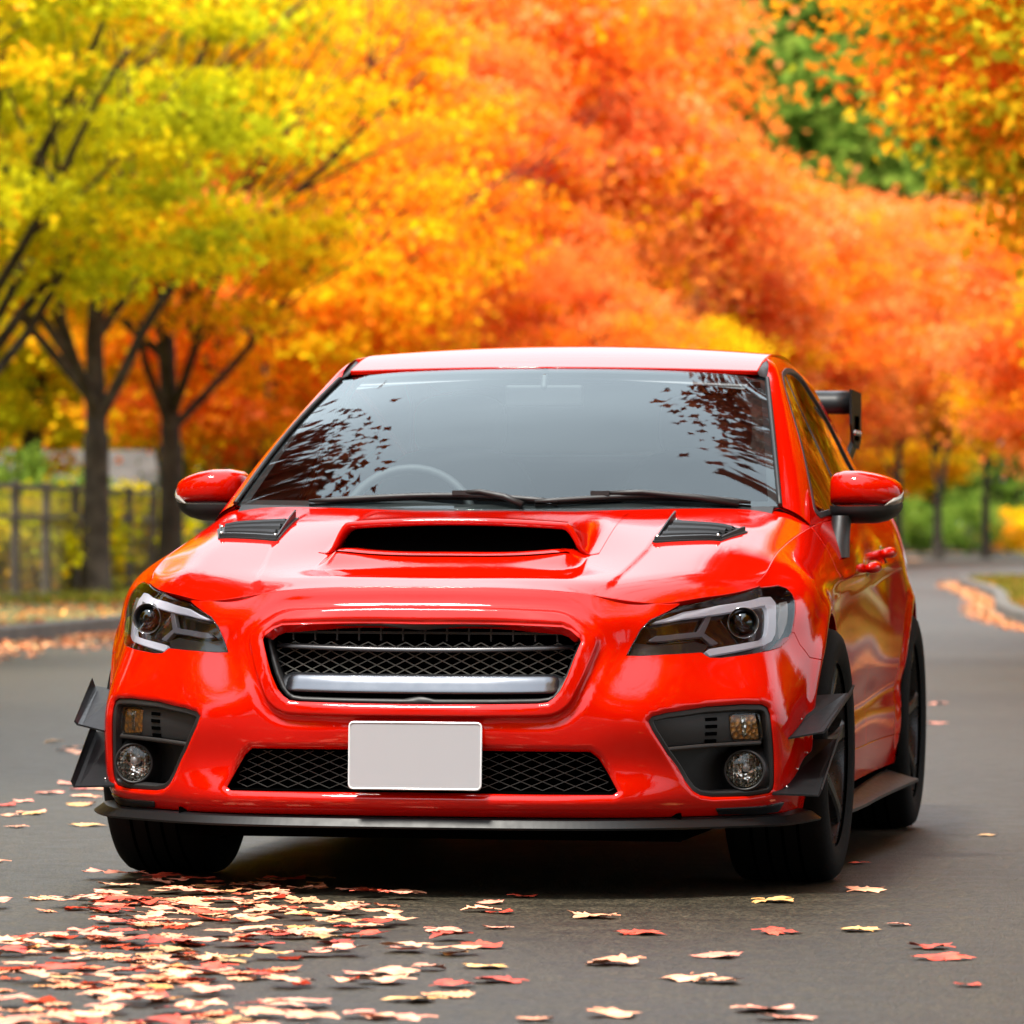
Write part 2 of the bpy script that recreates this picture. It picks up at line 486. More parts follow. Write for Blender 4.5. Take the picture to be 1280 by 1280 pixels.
# ================================================================== the car's surfaces
# body ring, half car (x >= 0 is the car's left): stations run from the nose round the corner and along the flank to the tail,
# each station lists (x, y, z) from the bottom edge up to the bonnet / belt line.  front axle y=0, rear axle y=2.65, ground z=0
STATIONS = [
 [(0,-.893,.200),(0,-.928,.235),(0,-.908,.300),(0,-.916,.375),(0,-.926,.465),(0,-.906,.575),(0,-.880,.645),(0,-.853,.708),(0,-.826,.7615)],
 [(.2,-.888,.200),(.2,-.923,.235),(.2,-.903,.300),(.2,-.911,.375),(.2,-.921,.465),(.2,-.902,.575),(.2,-.877,.645),(.2,-.850,.708),(.2,-.823,.7595)],
 [(.40,-.864,.200),(.40,-.898,.235),(.40,-.882,.300),(.40,-.890,.375),(.40,-.897,.465),(.40,-.882,.575),(.40,-.862,.640),(.40,-.826,.695),(.40,-.795,.7445)],
 [(.49,-.836,.200),(.49,-.868,.235),(.492,-.858,.300),(.492,-.868,.375),(.490,-.876,.465),(.490,-.815,.580),(.490,-.798,.635),(.490,-.790,.685),(.492,-.757,.734)],
 [(.57,-.795,.200),(.57,-.828,.235),(.575,-.825,.300),(.575,-.838,.375),(.572,-.846,.460),(.57,-.790,.578),(.57,-.768,.630),(.57,-.752,.680),(.57,-.735,.722)],
 [(.695,-.690,.200),(.70,-.722,.235),(.705,-.732,.300),(.705,-.752,.375),(.700,-.758,.460),(.700,-.697,.582),(.695,-.672,.640),(.690,-.650,.692),(.678,-.640,.733)],
 [(.817,-.560,.200),(.836,-.592,.238),(.844,-.612,.300),(.843,-.628,.380),(.835,-.638,.465),(.812,-.582,.585),(.800,-.555,.645),(.782,-.530,.705),(.748,-.532,.752)],
 [(.868,-.440,.200),(.879,-.450,.240),(.885,-.465,.305),(.886,-.478,.385),(.881,-.478,.470),(.862,-.440,.585),(.852,-.425,.645),(.833,-.415,.715),(.784,-.400,.788)],
 [(.880,-.330,.200),(.890,-.330,.245),(.898,-.330,.315),(.902,-.330,.395),(.904,-.330,.480),(.902,-.320,.590),(.893,-.310,.660),(.866,-.295,.750),(.788,-.270,.821)],
 [(.870,0,.205),(.885,0,.250),(.900,0,.320),(.909,0,.405),(.914,0,.495),(.914,0,.605),(.906,0,.690),(.878,0,.785),(.790,0,.866)],
 [(.848,.42,.205),(.858,.42,.255),(.866,.42,.330),(.872,.42,.420),(.878,.42,.515),(.884,.42,.620),(.884,.42,.715),(.868,.42,.815),(.812,.42,.915)],
 [(.850,.90,.205),(.858,.90,.255),(.862,.90,.330),(.866,.90,.425),(.873,.90,.525),(.881,.90,.635),(.884,.90,.740),(.873,.90,.840),(.824,.90,.935)],
 [(.845,1.5,.208),(.852,1.5,.258),(.855,1.5,.335),(.858,1.5,.430),(.863,1.5,.535),(.868,1.5,.650),(.866,1.5,.760),(.850,1.5,.860),(.808,1.5,.955)],
 [(.842,2.1,.210),(.850,2.1,.262),(.854,2.1,.340),(.858,2.1,.440),(.862,2.1,.545),(.862,2.1,.665),(.853,2.1,.780),(.828,2.1,.885),(.782,2.1,.975)],
 [(.848,2.65,.220),(.858,2.65,.270),(.866,2.65,.350),(.871,2.65,.450),(.873,2.65,.560),(.868,2.65,.680),(.848,2.65,.800),(.810,2.65,.920),(.750,2.65,1.005)],
 [(.812,3.05,.240),(.824,3.05,.285),(.832,3.05,.365),(.834,3.05,.465),(.832,3.05,.575),(.822,3.05,.695),(.801,3.05,.815),(.760,3.05,.940),(.695,3.05,1.020)],
 [(.720,3.38,.260),(.735,3.40,.300),(.745,3.42,.380),(.748,3.43,.480),(.746,3.43,.590),(.740,3.42,.710),(.725,3.41,.830),(.690,3.38,.955),(.630,3.33,1.030)],
 [(.520,3.54,.270),(.540,3.57,.305),(.545,3.59,.385),(.545,3.60,.485),(.540,3.60,.595),(.532,3.58,.715),(.520,3.56,.840),(.500,3.53,.970),(.460,3.48,1.040)],
 [(0,3.58,.270),(0,3.61,.305),(0,3.63,.385),(0,3.64,.485),(0,3.64,.595),(0,3.62,.715),(0,3.60,.840),(0,3.57,.975),(0,3.52,1.045)],
]
BODY_NET = [[STATIONS[i][j] for i in range(len(STATIONS))] for j in range(9)]

# bonnet: columns from the centre line out, each from the leading edge back to the cowl
BONNET_COLS = [
 [(0,-.826,.7615),(0,-.770,.7735),(0,-.60,.790),(0,-.40,.814),(0,-.10,.900),(0,.08,.936),(0,.17,.950)],
 [(.2,-.823,.7595),(.2,-.767,.7725),(.2,-.60,.791),(.2,-.40,.816),(.2,-.10,.901),(.2,.09,.937),(.2,.185,.952)],
 [(.40,-.795,.7445),(.40,-.740,.764),(.40,-.585,.795),(.40,-.38,.838),(.40,-.10,.904),(.40,.11,.940),(.40,.225,.958)],
 [(.57,-.735,.722),(.573,-.690,.756),(.578,-.56,.803),(.583,-.36,.850),(.588,-.10,.902),(.590,.14,.939),(.595,.295,.961)],
 [(.678,-.640,.733),(.680,-.600,.762),(.683,-.48,.803),(.687,-.32,.842),(.690,-.09,.886),(.692,.15,.927),(.693,.345,.958)],
 [(.748,-.532,.752),(.751,-.495,.770),(.757,-.41,.795),(.759,-.28,.828),(.761,-.07,.868),(.763,.17,.909),(.765,.385,.945)],
 [(.782,-.455,.764),(.783,-.420,.782),(.785,-.350,.804),(.788,-.24,.828),(.790,-.04,.861),(.790,.18,.896),(.806,.415,.917)],
]
BONNET_NET = [[BONNET_COLS[i][j] for i in range(7)] for j in range(7)]

# outlines of the front-end openings on the left half (3D, on the body ring)
HEADLIGHT = [(0.4994,-0.8027,0.5959),(0.5078,-0.7923,0.6157),(0.5295,-0.7772,0.6593),(0.5512,-0.7607,0.6831),(0.6198,-0.7045,0.7148),(0.7074,-0.6041,0.7402),(0.7797,-0.4693,0.7607),(0.82,-0.3633,0.7656),(0.8377,-0.3396,0.7586),(0.8518,-0.3361,0.7443),(0.859,-0.3441,0.728),(0.8618,-0.3839,0.6755),(0.8585,-0.407,0.6473),(0.8503,-0.4408,0.6275),(0.8395,-0.4866,0.6121),(0.8188,-0.5502,0.6051),(0.7716,-0.6262,0.5963),(0.7176,-0.6781,0.5897),(0.6922,-0.699,0.5904),(0.6828,-0.7045,0.5952),(0.6725,-0.7093,0.6033),(0.6444,-0.7336,0.6016),(0.5893,-0.7712,0.5987),(0.5319,-0.7918,0.5951)]
DRL = [(0.5627,-0.7562,0.6792),(0.6313,-0.6999,0.7028),(0.7088,-0.6143,0.7202),(0.7953,-0.4631,0.7412),(0.8143,-0.4177,0.7429),(0.8254,-0.4141,0.7286),(0.8308,-0.4438,0.6924),(0.8338,-0.4737,0.6483),(0.8289,-0.5003,0.6325),(0.8141,-0.5453,0.6231),(0.7525,-0.6361,0.6104),(0.6952,-0.6918,0.5991),(0.6875,-0.6945,0.6071),(0.6943,-0.6856,0.6129),(0.7517,-0.6297,0.6231),(0.8067,-0.552,0.6333),(0.8172,-0.5216,0.6429),(0.8188,-0.5089,0.6528),(0.8175,-0.4821,0.6848),(0.8119,-0.4641,0.7129),(0.8058,-0.4648,0.723),(0.7946,-0.49,0.7212),(0.71,-0.6235,0.7022),(0.632,-0.7047,0.69)]
YSTRIP = [(0.5524,-0.7734,0.6343),(0.5717,-0.7622,0.6462),(0.6232,-0.7277,0.6524),(0.6693,-0.6872,0.6568),(0.6855,-0.6521,0.6965),(0.6944,-0.6431,0.6964),(0.681,-0.6776,0.6547),(0.7132,-0.6605,0.6306),(0.6989,-0.6746,0.6276),(0.6778,-0.6839,0.6476),(0.6238,-0.7314,0.6425),(0.576,-0.7635,0.6355)]
MARKER = [(0.8375,-0.3885,0.7284),(0.8502,-0.3572,0.7322),(0.857,-0.3953,0.6756),(0.852,-0.4213,0.6516),(0.8452,-0.4499,0.6357),(0.8404,-0.4348,0.6761)]
CHIN = [(0.5151,-0.7874,0.6268),(0.6642,-0.7022,0.6342),(0.6935,-0.68,0.626),(0.6837,-0.6962,0.6103),(0.6713,-0.7094,0.6052),(0.5892,-0.7704,0.6007),(0.5125,-0.7967,0.5975)]
GRILLE = [(0.0,-0.8788,0.6748),(0.1025,-0.876,0.675),(0.2143,-0.876,0.6743),(0.289,-0.8783,0.6734),(0.351,-0.872,0.6712),(0.3713,-0.8709,0.6622),(0.3934,-0.8696,0.6403),(0.3962,-0.871,0.6312),(0.3912,-0.8786,0.6167),(0.3789,-0.894,0.5804),(0.3675,-0.9024,0.5476),(0.3499,-0.9072,0.5111),(0.3354,-0.9088,0.4946),(0.3209,-0.9103,0.4842),(0.2955,-0.913,0.4808),(0.1857,-0.9211,0.4786),(0.0378,-0.9253,0.4773),(0.0,-0.9254,0.4773)]
FOGB = [(0.5654,-0.8523,0.4376),(0.5739,-0.8472,0.4485),(0.6078,-0.826,0.4573),(0.6947,-0.7584,0.4707),(0.7758,-0.6977,0.4759),(0.819,-0.6561,0.4743),(0.8321,-0.6416,0.4666),(0.8391,-0.637,0.448),(0.8439,-0.6292,0.396),(0.8462,-0.6156,0.3399),(0.8451,-0.604,0.2764),(0.8413,-0.6032,0.2615),(0.8329,-0.6107,0.2536),(0.7899,-0.6544,0.2477),(0.7058,-0.7233,0.2476),(0.6792,-0.7469,0.2532),(0.6628,-0.7627,0.2647),(0.6461,-0.7772,0.2891),(0.6068,-0.8157,0.3562),(0.574,-0.8474,0.4156)]
TURN = [(0.7582,-0.7191,0.4499),(0.7666,-0.7117,0.4552),(0.8165,-0.6659,0.4554),(0.8248,-0.6576,0.4485),(0.8318,-0.6456,0.389),(0.8262,-0.6512,0.3818),(0.7698,-0.7054,0.3825),(0.7615,-0.7139,0.3908)]
SHELF = [(0.6036,-0.8198,0.3637),(0.7086,-0.7486,0.3724),(0.8294,-0.6466,0.378)]
LOWG = [(0.0,-0.914,0.3613),(0.244,-0.9047,0.3613),(0.4209,-0.8823,0.3608),(0.4397,-0.8741,0.3448),(0.4858,-0.8692,0.266),(0.4762,-0.8744,0.2582),(0.2467,-0.9181,0.259),(0.0,-0.92,0.259)]
SEAM = [(0.8639,-0.3937,0.6471),(0.8765,-0.379,0.6168),(0.8965,-0.3413,0.584)]
RIM_OUT = [(0.0,-0.8557,0.711),(0.0988,-0.8557,0.711),(0.2107,-0.8558,0.7085),(0.33,-0.8484,0.7035),(0.3613,-0.8556,0.6955),(0.405,-0.8572,0.666),(0.4318,-0.8378,0.6435),(0.4351,-0.8398,0.6273),(0.4211,-0.8675,0.5801),(0.4026,-0.8901,0.533),(0.3786,-0.9009,0.4819),(0.357,-0.9042,0.4617),(0.3317,-0.9073,0.4506),(0.2954,-0.9118,0.4479),(0.1492,-0.9237,0.4458),(0.0,-0.9259,0.4449)]
xz = lambda L: [(p[0], p[2]) for p in L]
full = lambda L: L + [(-x, z) for x, z in L[::-1]]
G_SDF, F_SDF, L_SDF = full(xz(GRILLE)), xz(FOGB), full(xz(LOWG))
R_SDF = round_poly(full(xz(RIM_OUT)[1:-1]), .022, 6)
ARCH = [((0, .328), .362), ((2.65, .328), .362)]

def body_disp(S, u, v, P):
    P = P.copy(); sh = P.shape; Q = P.reshape(-1, 3)
    fr = (Q[:, 1] < -.70) & (Q[:, 0] < .62)
    if fr.any():
        q = Q[fr]; a = q[:, [0, 2]]
        d1 = sdf(a, G_SDF); d2 = sdf(a, R_SDF)
        out = .011 * sst(.005, -.005, d2) - .010 * np.clip(1 - np.clip(d1, 0, 1) / .014, 0, 1) ** 2
        out -= .006 * sst(.03, .0, np.abs(d2 - .012)) * (d2 > 0)
        d3 = sdf(a, L_SDF); out -= .010 * np.clip(1 - np.clip(d3, 0, 1) / .02, 0, 1) ** 2
        q[:, 1] -= out; Q[fr] = q
    fg = (Q[:, 1] < -.5) & (Q[:, 1] > -.95) & (Q[:, 0] > .5)
    if fg.any():
        q = Q[fg]; d = sdf(q[:, [0, 2]], F_SDF)
        w = np.clip(1 - np.clip(d, 0, 1) / .014, 0, 1) ** 2 * .009
        q[:, 1] += w * .8; q[:, 0] -= w * .6; Q[fg] = q
    sd = (Q[:, 1] > -.45) & (Q[:, 1] < 3.1) & (Q[:, 0] > .55)
    if sd.any():
        q = Q[sd]
        for (cy, cz), r in ARCH:
            d = np.hypot(q[:, 1] - cy, q[:, 2] - cz) - r
            q[:, 0] += .010 * np.exp(-((d - .012) / .030) ** 2) * sst(.22, .34, q[:, 2])
        # shoulder crease and lower door crease along the flank
        k = sst(-.1, .5, q[:, 1]) * sst(2.9, 2.3, q[:, 1])
        zc = .775 + .018 * q[:, 1]
        q[:, 0] += k * .007 * (sst(zc - .05, zc, q[:, 2]) - sst(zc, zc + .012, q[:, 2]) * 1.0)
        zl = .40 + .02 * q[:, 1]
        q[:, 0] -= k * .010 * np.exp(-((q[:, 2] - zl) / .05) ** 2)
        Q[sd] = q
    return Q.reshape(sh)

def bonnet_disp(S, u, v, P):
    P = P.copy(); Q = P.reshape(-1, 3); x = Q[:, 0]; y = Q[:, 1]
    xc = np.interp(y, [-.8, -.70, -.36, .0, .2], [.42, .445, .480, .49, .49])
    k = sst(-.79, -.70, y) * sst(.2, .0, y)
    Q[:, 2] += k * .005 * sst(xc + .016, xc - .007, np.abs(x))
    # ramp that climbs to the scoop's lip
    t = np.clip((y + .570) / .115, 0, 1); Q[:, 2] += .031 * (t * t * (3 - 2 * t) * .4 + t * .6) * sst(.338, .290, np.abs(x)) * sst(-.26, -.44, y)
    # fender-side swell
    Q[:, 2] += k * .006 * np.exp(-((np.abs(x) - .66) / .06) ** 2)
    return Q.reshape(P.shape)

def body_poly(S, segs):
    """joins segments: 3D lists (nearest point), ('uv', ...) or ('yz', ...)"""
    out = []
    for kind, pts in segs:
        if kind == '3': out += S.inv3(pts).tolist()
        elif kind == 'yz': out += S.inv(pts, (1, 2)).tolist()
        else: out += list(pts)
    return np.array(out)

def arc(c, r, a0, a1, n=28):
    return [(c[0] + r * math.cos(math.radians(a0 + (a1 - a0) * i / n)), c[1] + r * math.sin(math.radians(a0 + (a1 - a0) * i / n))) for i in range(n + 1)]

def curve_strip(pts_a, pts_b):
    return np.stack([np.asarray(pts_a, float), np.asarray(pts_b, float)], 0)

# ================================================================== the car
def diamond_mesh(mb, clip, w, h, yfun, th, x0, x1, z0, z1):
    """expanded-metal lattice of thin bars inside a clip polygon (x,z)"""
    rows = int((z1 - z0) / (h / 2)) + 2; cols = int((x1 - x0) / w) + 2
    ends = []
    for r in range(rows):
        z = z0 + r * h / 2
        for c in range(cols + 1):
            x = x0 + (c + (r % 2) * .5) * w
            for dx in (-.5, .5):
                ends.append(((x, z), (x + dx * w, z + h / 2)))
    mids = np.array([((a[0] + b[0]) / 2, (a[1] + b[1]) / 2) for a, b in ends])
    ok = pip(mids, clip)
    for (a, b), k in zip(ends, ok):
        if k: mb.bar((a[0], yfun(a[0], a[1]), a[1]), (b[0], yfun(b[0], b[1]), b[1]), th, th * 2.2, up=(0, 1, 0))

def build_car():
    car = empty('car', (0, 0, 0), 'bright red sports sedan with bonnet scoop and black grille parked on the road', 'car')
    S = Surf(BODY_NET, disp=body_disp, sym=True, nu=500, nv=160)
    net = [list(r) for r in BONNET_NET]
    tp = S.G[:, -1]; tp = tp[(tp[:, 0] > .5) & (tp[:, 1] < 1)]
    for r in net[1:]:
        y = r[-1][1]; r[-1] = (float(np.interp(y, tp[:, 1], tp[:, 0])), y, float(np.interp(y, tp[:, 1], tp[:, 2])) - .001)
    H = Surf(net, disp=bonnet_disp, sym=True, nu=240, nv=200)
    top = S.v1
    ctr = lambda z: float(np.interp(z, S.G[0, :, 2], S.gv))
    free0 = lambda u, v: u < 1e-5
    def shrink(poly, g=.0022):
        p = inset(poly, g)
        c = np.asarray(poly)[:, 0] < 1e-4; p[c, 0] = 0
        return p
    hl = S.inv3(HEADLIGHT)
    u_at = lambda y, v: S.inv([(y, v)], (1, 2))[0][0]
    # ---- front bumper
    ug = S.inv3(GRILLE); ul = S.inv3(LOWG); ug[[0, -1], 0] = 0; ul[[0, -1], 0] = 0
    ju = S.inv3([HEADLIGHT[4]])[0][0]
    fa = arc(ARCH[0][0], ARCH[0][1], 203, 137, 24)
    bump = [(0, 0)] + [(u_at(-.338, .21) * k / 10, 0) for k in range(1, 11)] + S.inv(fa, (1, 2)).tolist() + S.inv3(SEAM[::-1]).tolist() \
        + hl[12:].tolist() + hl[:4].tolist() + [(ju, top)] + [(ju * k / 12, top) for k in range(11, -1, -1)] + ug.tolist() + ul.tolist()
    fog = S.inv3(FOGB)
    feats = []
    base = densify(R_SDF, .007)
    for d in (-.009, -.005, -.0017, .0017, .005, .010, .020, .030):
        q = inset(base, -d); q = q[q[:, 0] > .004]
        q = q[np.argsort(np.unwrap(np.arctan2(q[:, 1] - .58, q[:, 0] + .02)))]
        keep = [0]
        for i in range(1, len(q)):
            if np.linalg.norm(q[i] - q[keep[-1]]) > .003: keep.append(i)
        feats.append(S.inv(q[keep], (0, 2)))
    panel('front_bumper', S, shrink(np.array(bump)), M['paint'], car, both=True, holes=[inset(fog, -.001)], h=.0085, lip=.03, free=free0, feats=feats)
    # ---- fender, doors, quarter
    fr_arc = S.inv(arc(ARCH[0][0], ARCH[0][1], -20, 137, 48), (1, 2))
    topu = lambda y: S.gu[np.argmin(np.abs(S.G[:, -1, 1] - y) + 10 * (S.G[:, -1, 0] < .5))]
    seam_d = S.inv([(.44, .88), (.475, .80), (.495, .70), (.50, .58), (.50, .42), (.49, .30)], (1, 2))
    t0, t1 = topu(-.455), topu(.415)
    fender = [hl[12], hl[11], hl[10], hl[9], hl[8], hl[7], hl[6] * .8 + hl[7] * .2] + [(t0 + (t1 - t0) * k / 16, top) for k in range(17)] + seam_d.tolist() + [(u_at(.475, .215), 0), (u_at(.345, .206), 0)] + fr_arc.tolist() + S.inv3(SEAM[::-1]).tolist()
    bot_arc = S.inv(arc(ARCH[1][0], ARCH[1][1], 203, 60, 40), (1, 2))
    door1 = [(topu(.425), top)] + [(topu(.425) + (topu(1.40) - topu(.425)) * k / 14, top) for k in range(1, 15)] + S.inv([(1.42, .80), (1.43, .6), (1.42, .34), (1.41, .30)], (1, 2)).tolist() + S.inv([(1.0, .30)], (1, 2)).tolist() + seam_d[::-1].tolist()
    ra = S.inv(arc(ARCH[1][0], ARCH[1][1] + .02, 172, 135, 10), (1, 2))
    door2 = [(topu(1.40) + (topu(2.45) - topu(1.40)) * k / 14, top) for k in range(15)] + S.inv([(2.42, .85), (2.40, .72)], (1, 2)).tolist() + ra[::-1].tolist() + S.inv([(2.28, .30), (1.8, .30), (1.41, .30), (1.42, .34), (1.43, .6), (1.42, .80)], (1, 2)).tolist()
    sill = S.inv([(.49, .30), (1.0, .30), (1.41, .30), (1.8, .30), (2.28, .30)], (1, 2)).tolist() + S.inv(arc(ARCH[1][0], ARCH[1][1], 186, 203, 6), (1, 2)).tolist() + [(u_at(2.30, .215), 0), (u_at(1.4, .208), 0), (u_at(.475, .206), 0)]
    rall = S.inv(arc(ARCH[1][0], ARCH[1][1], 172, -20, 50), (1, 2))
    tq = topu(2.46)
    uq = S.ku[-3]
    quarter = [(tq + (uq - tq) * k / 12, top) for k in range(13)] + [(uq, 0), (u_at(2.99, .24), 0)] + rall[::-1].tolist() + S.inv([(2.40, .72), (2.42, .85)], (1, 2)).tolist()
    for sd in (1, -1):
        panel('fender', S, shrink(np.array(fender)), M['paint'], car, side=sd, h=.011, lip=.022)
        d1 = panel('front_door', S, shrink(np.array(door1)), M['paint'], car, side=sd, h=.017, lip=.02)
        d2 = panel('rear_door', S, shrink(np.array(door2)), M['paint'], car, side=sd, h=.017, lip=.02)
        panel('side_sill', S, shrink(np.array(sill)), M['paint'], car, side=sd, h=.02, lip=.02)
        panel('quarter_panel', S, shrink(np.array(quarter)), M['paint'], car, side=sd, h=.02, lip=.02)
        # door handles: pull bar standing off the door on two feet
        for dd, yy, zz in ((d1, 1.20, .800), (d2, 2.0, .838)):
            uv = S.inv([(yy, zz)], (1, 2)); p = S.pos(uv[:, 0], uv[:, 1])[0]
            m = MB(); xs = p[0]
            pts = [(xs + .000, yy - .055, zz - .002), (xs + .014, yy - .052, zz), (xs + .022, yy - .036, zz + .002), (xs + .024, yy + .02, zz + .003), (xs + .022, yy + .036, zz + .004), (xs + .014, yy + .052, zz + .004), (xs + .000, yy + .055, zz + .004)]
            m.tube(pts, [.010, .014, .0155, .0155, .0155, .014, .010], 14)
            if sd < 0: m.mirror_x()
            m.build('door_handle', M['paint'], dd)
            cup = S.inv([(yy + .050 * math.cos(t), zz - .002 + .024 * math.sin(t)) for t in np.linspace(0, 2 * PI, 24, endpoint=False)], (1, 2))
            panel('handle_cup', S, cup, M['gloss'], dd, side=sd, h=.02, lip=.002, rad=.0008, offset=.0012)
    for sd in (1, -1):
        panel('tail_light', S, round_poly(S.inv([(3.10, .80), (3.36, .81), (3.36, .95), (3.16, .965)], (1, 2)), .03), M['tail'], car, side=sd, h=.02, lip=.008, rad=.003, offset=.004)
    panel('rear_bumper', S, shrink(np.array([(uq, 0), (S.u1, 0), (S.u1, top), (uq, top)])), M['paint'], car, both=True, h=.03, lip=.015)
    # ---- bonnet
    bu1, bv1 = H.u1, H.v1
    bon = [(bu1 * k / 30, 0) for k in range(31)] + [(bu1, bv1 * k / 30) for k in range(1, 31)] + [(bu1 * k / 30, bv1) for k in range(29, -1, -1)]
    bf = []
    for d in (-.007, -.003, 0, .004, .0075, .011, .016):
        yy = np.linspace(-.70, .14, 100); xx = np.interp(yy, [-.8, -.70, -.36, .0, .2], [.42, .445, .480, .49, .49]) + d
        bf.append(H.inv(np.stack([xx, yy], 1), (0, 1)))
    bonnet = panel('bonnet', H, shrink(np.array(bon), .0034), M['paint'], car, both=True, h=.0105, lip=.018, free=free0, feats=bf)
    Hz = lambda x, y: _height(H, x, y)
    # dark shell right under the skin so that shut lines read dark
    core_h = [inset(S.inv3(GRILLE[1:-1]), 0)]
    core = [(.0, .02), (u_at(-.40, .21), .02)] + S.inv(arc(ARCH[0][0], ARCH[0][1] + .012, 200, 100, 24), (1, 2)).tolist() + [(topu(0), top)] + [(topu(0) * k / 20, top) for k in range(19, 0, -1)] + [(0, top)] + inset(ug, -.010).tolist() + inset(ul, -.008).tolist()
    core = np.array(core); core[core[:, 0] < .02, 0] = 0
    hh = inset(hl, -.004)
    panel('inner_shell', S, core, M['void'], car, both=True, h=.03, lip=0, holes=[inset(fog, -.006), hh], offset=-.022)
    panel('bonnet_lining', H, np.array([(0, .012), (bu1 - .012, .012), (bu1 - .012, bv1 - .01), (0, bv1 - .01)]), M['void'], car, both=True, h=.04, lip=0, offset=-.024)
    side_core = [(topu(0), top)] + [(topu(0) + (topu(3.0) - topu(0)) * k / 20, top) for k in range(1, 21)] + [(u_at(3.02, .3), .03)] + S.inv(arc(ARCH[1][0], ARCH[1][1] + .012, -15, 195, 40), (1, 2)).tolist() + [(u_at(2.2, .25), .03), (u_at(.45, .25), .03)] + S.inv(arc(ARCH[0][0], ARCH[0][1] + .012, -15, 100, 24), (1, 2)).tolist()
    for sd in (1, -1):
        panel('flank_lining', S, np.array(side_core), M['void'], car, side=sd, h=.05, lip=0, offset=-.024)
    # ---- headlights
    for sd in (1, -1):
        lens = panel('headlight', S, inset(hl, .0025), M['lens'], car, side=sd, h=.012, lip=.006, rad=.003, offset=.001)
        panel('lamp_housing', S, inset(hl, .001), M['gloss'], lens, side=sd, h=.014, lip=.0, offset=-.034)
        wall = inset(hl, .001); w2 = densify(wall, .012)
        A = S.pos(w2[:, 0], w2[:, 1]); NA = S.nrm(S.pos, w2[:, 0], w2[:, 1])
        A = np.concatenate([A, A[:1]]); NA = np.concatenate([NA, NA[:1]])
        m = MB(); m.grid(np.stack([A - NA * .002, A - NA * .034]))
        # painted black border band under the lens edge
        wi = inset(hl, .0065); w3 = densify(wi, .012)
        if sd < 0: m.mirror_x()
        m.build('lamp_rim', M['gloss'], lens)
        for nm, pl, off, mt in (('light_guide', DRL, -.010, 'drl'), ('light_guide', YSTRIP, -.016, 'guide'), ('side_marker', MARKER, -.014, 'smoked_lens'), ('lamp_chin', CHIN, -.022, 'trim')):
            panel(nm, S, S.inv3(pl), M[mt], lens, side=sd, h=.01, lip=.012, rad=.002, offset=off)
        c = np.array((.757, -.575, .6745)); ax = Vector((.22, -1, .03)).normalized()
        m = MB(); m.lathe([(.030, -.03), (.034, .0), (.0375, .006), (.0385, .004), (.0385, -.03)], c, ax, 40)
        if sd < 0: m.mirror_x()
        m.build('projector_bezel', M['trim'], lens)
        m = MB(); m.lathe([(.0375, .0062), (.0385, .0075), (.0392, .0055)], c, ax, 40)
        if sd < 0: m.mirror_x()
        m.build('projector_ring', M['chrome'], lens)
        m = MB(); m.lathe([(.0001, .012), (.008, .0115), (.016, .009), (.024, .004), (.029, -.004), (.030, -.012)], c, ax, 40)
        if sd < 0: m.mirror_x()
        m.build('projector_lens', M['bulb'], lens)
        m = MB(); m.lathe([(.0001, -.014), (.012, -.013), (.016, -.016), (.029, -.016)], c, ax, 32)
        if sd < 0: m.mirror_x()
        m.build('projector_shutter', M['black'], lens)
    # ---- grille
    gfull = np.array(full([(x, z) for x, z in xz(GRILLE)]))
    gy = lambda x, z: -.868 - (.66 - z) * .18 + .55 * max(0, abs(x) - .12) ** 2
    m = MB()   # black frame just inside the opening
    gi = inset(gfull, .010); go = inset(gfull, -.004)
    A = [(p[0], gy(p[0], p[1]) + .006, p[1]) for p in go]; B2 = [(p[0], gy(p[0], p[1]) - .002, p[1]) for p in inset(gfull, .002)]; C2 = [(p[0], gy(p[0], p[1]) + .004, p[1]) for p in gi]; D2 = [(p[0], gy(p[0], p[1]) + .06, p[1]) for p in gi]
    L = lambda q: q + q[:1]
    m.grid(np.array([L(A), L(B2), L(C2), L(D2)]))
    gr = m.build('grille', M['black'], car)
    m = MB(); m.add([(p[0], gy(p[0], p[1]) + .075, p[1]) for p in go], [tuple(range(len(go)))])
    m.build('radiator_backing', M['void'], gr)
    m = MB(); clip = inset(gfull, .010)
    diamond_mesh(m, np.array([p for p in clip]), .047, .0225, lambda x, z: gy(x, z) + .034, .0024, -.42, .42, .535, .603)
    m.build('grille_mesh', M['mesh'], gr)
    def hbar(z, h, dep, off, xr, droop=0.0, end_taper=.02, n=33, round_=6):
        P = []
        for i in range(n):
            x = -xr + 2 * xr * i / (n - 1); zz = z + droop * (x / xr) ** 2
            k = min(1, (xr - abs(x)) / end_taper + .25)
            ring = []
            for j in range(13):
                t = PI * j / 12 - PI / 2
                ring.append((x, gy(x, zz) + off - dep * max(math.cos(t), 0) ** .28 * k + .55 * h / 2 * math.sin(t), zz + h / 2 * math.copysign(abs(math.sin(t)) ** .8, math.sin(t)) * (.5 + .5 * k)))
            P.append(ring)
        return MB().grid(np.array(P))
    hbar(.608, .014, .022, .026, .372, .008, .05).build('grille_upper_bar', M['rim'], gr)
    hbar(.5235, .048, .022, .022, .350, .003, .02).build('grille_lower_bar', M['smoke'], gr)
    m = MB()
    for z in (.648, .664): m.box((0, gy(0, z) + .06, z), (.70, .02, .006))
    for i in range(13): m.box((-.33 + i * .055, gy(.2, .65) + .055, .648), (.004, .02, .040))
    m.build('grille_slats', M['trim'], gr)
    # ---- lower grille
    lf = np.array(full(xz(LOWG))); ly = lambda x, z: -.885 + .28 * max(0, abs(x) - .1) ** 2
    m = MB(); o2 = inset(lf, -.006); i2 = inset(lf, .004)
    m.grid(np.array([L([(p[0], ly(*p) - .012, p[1]) for p in o2]), L([(p[0], ly(*p) - .004, p[1]) for p in i2]), L([(p[0], ly(*p) + .08, p[1]) for p in i2])]))
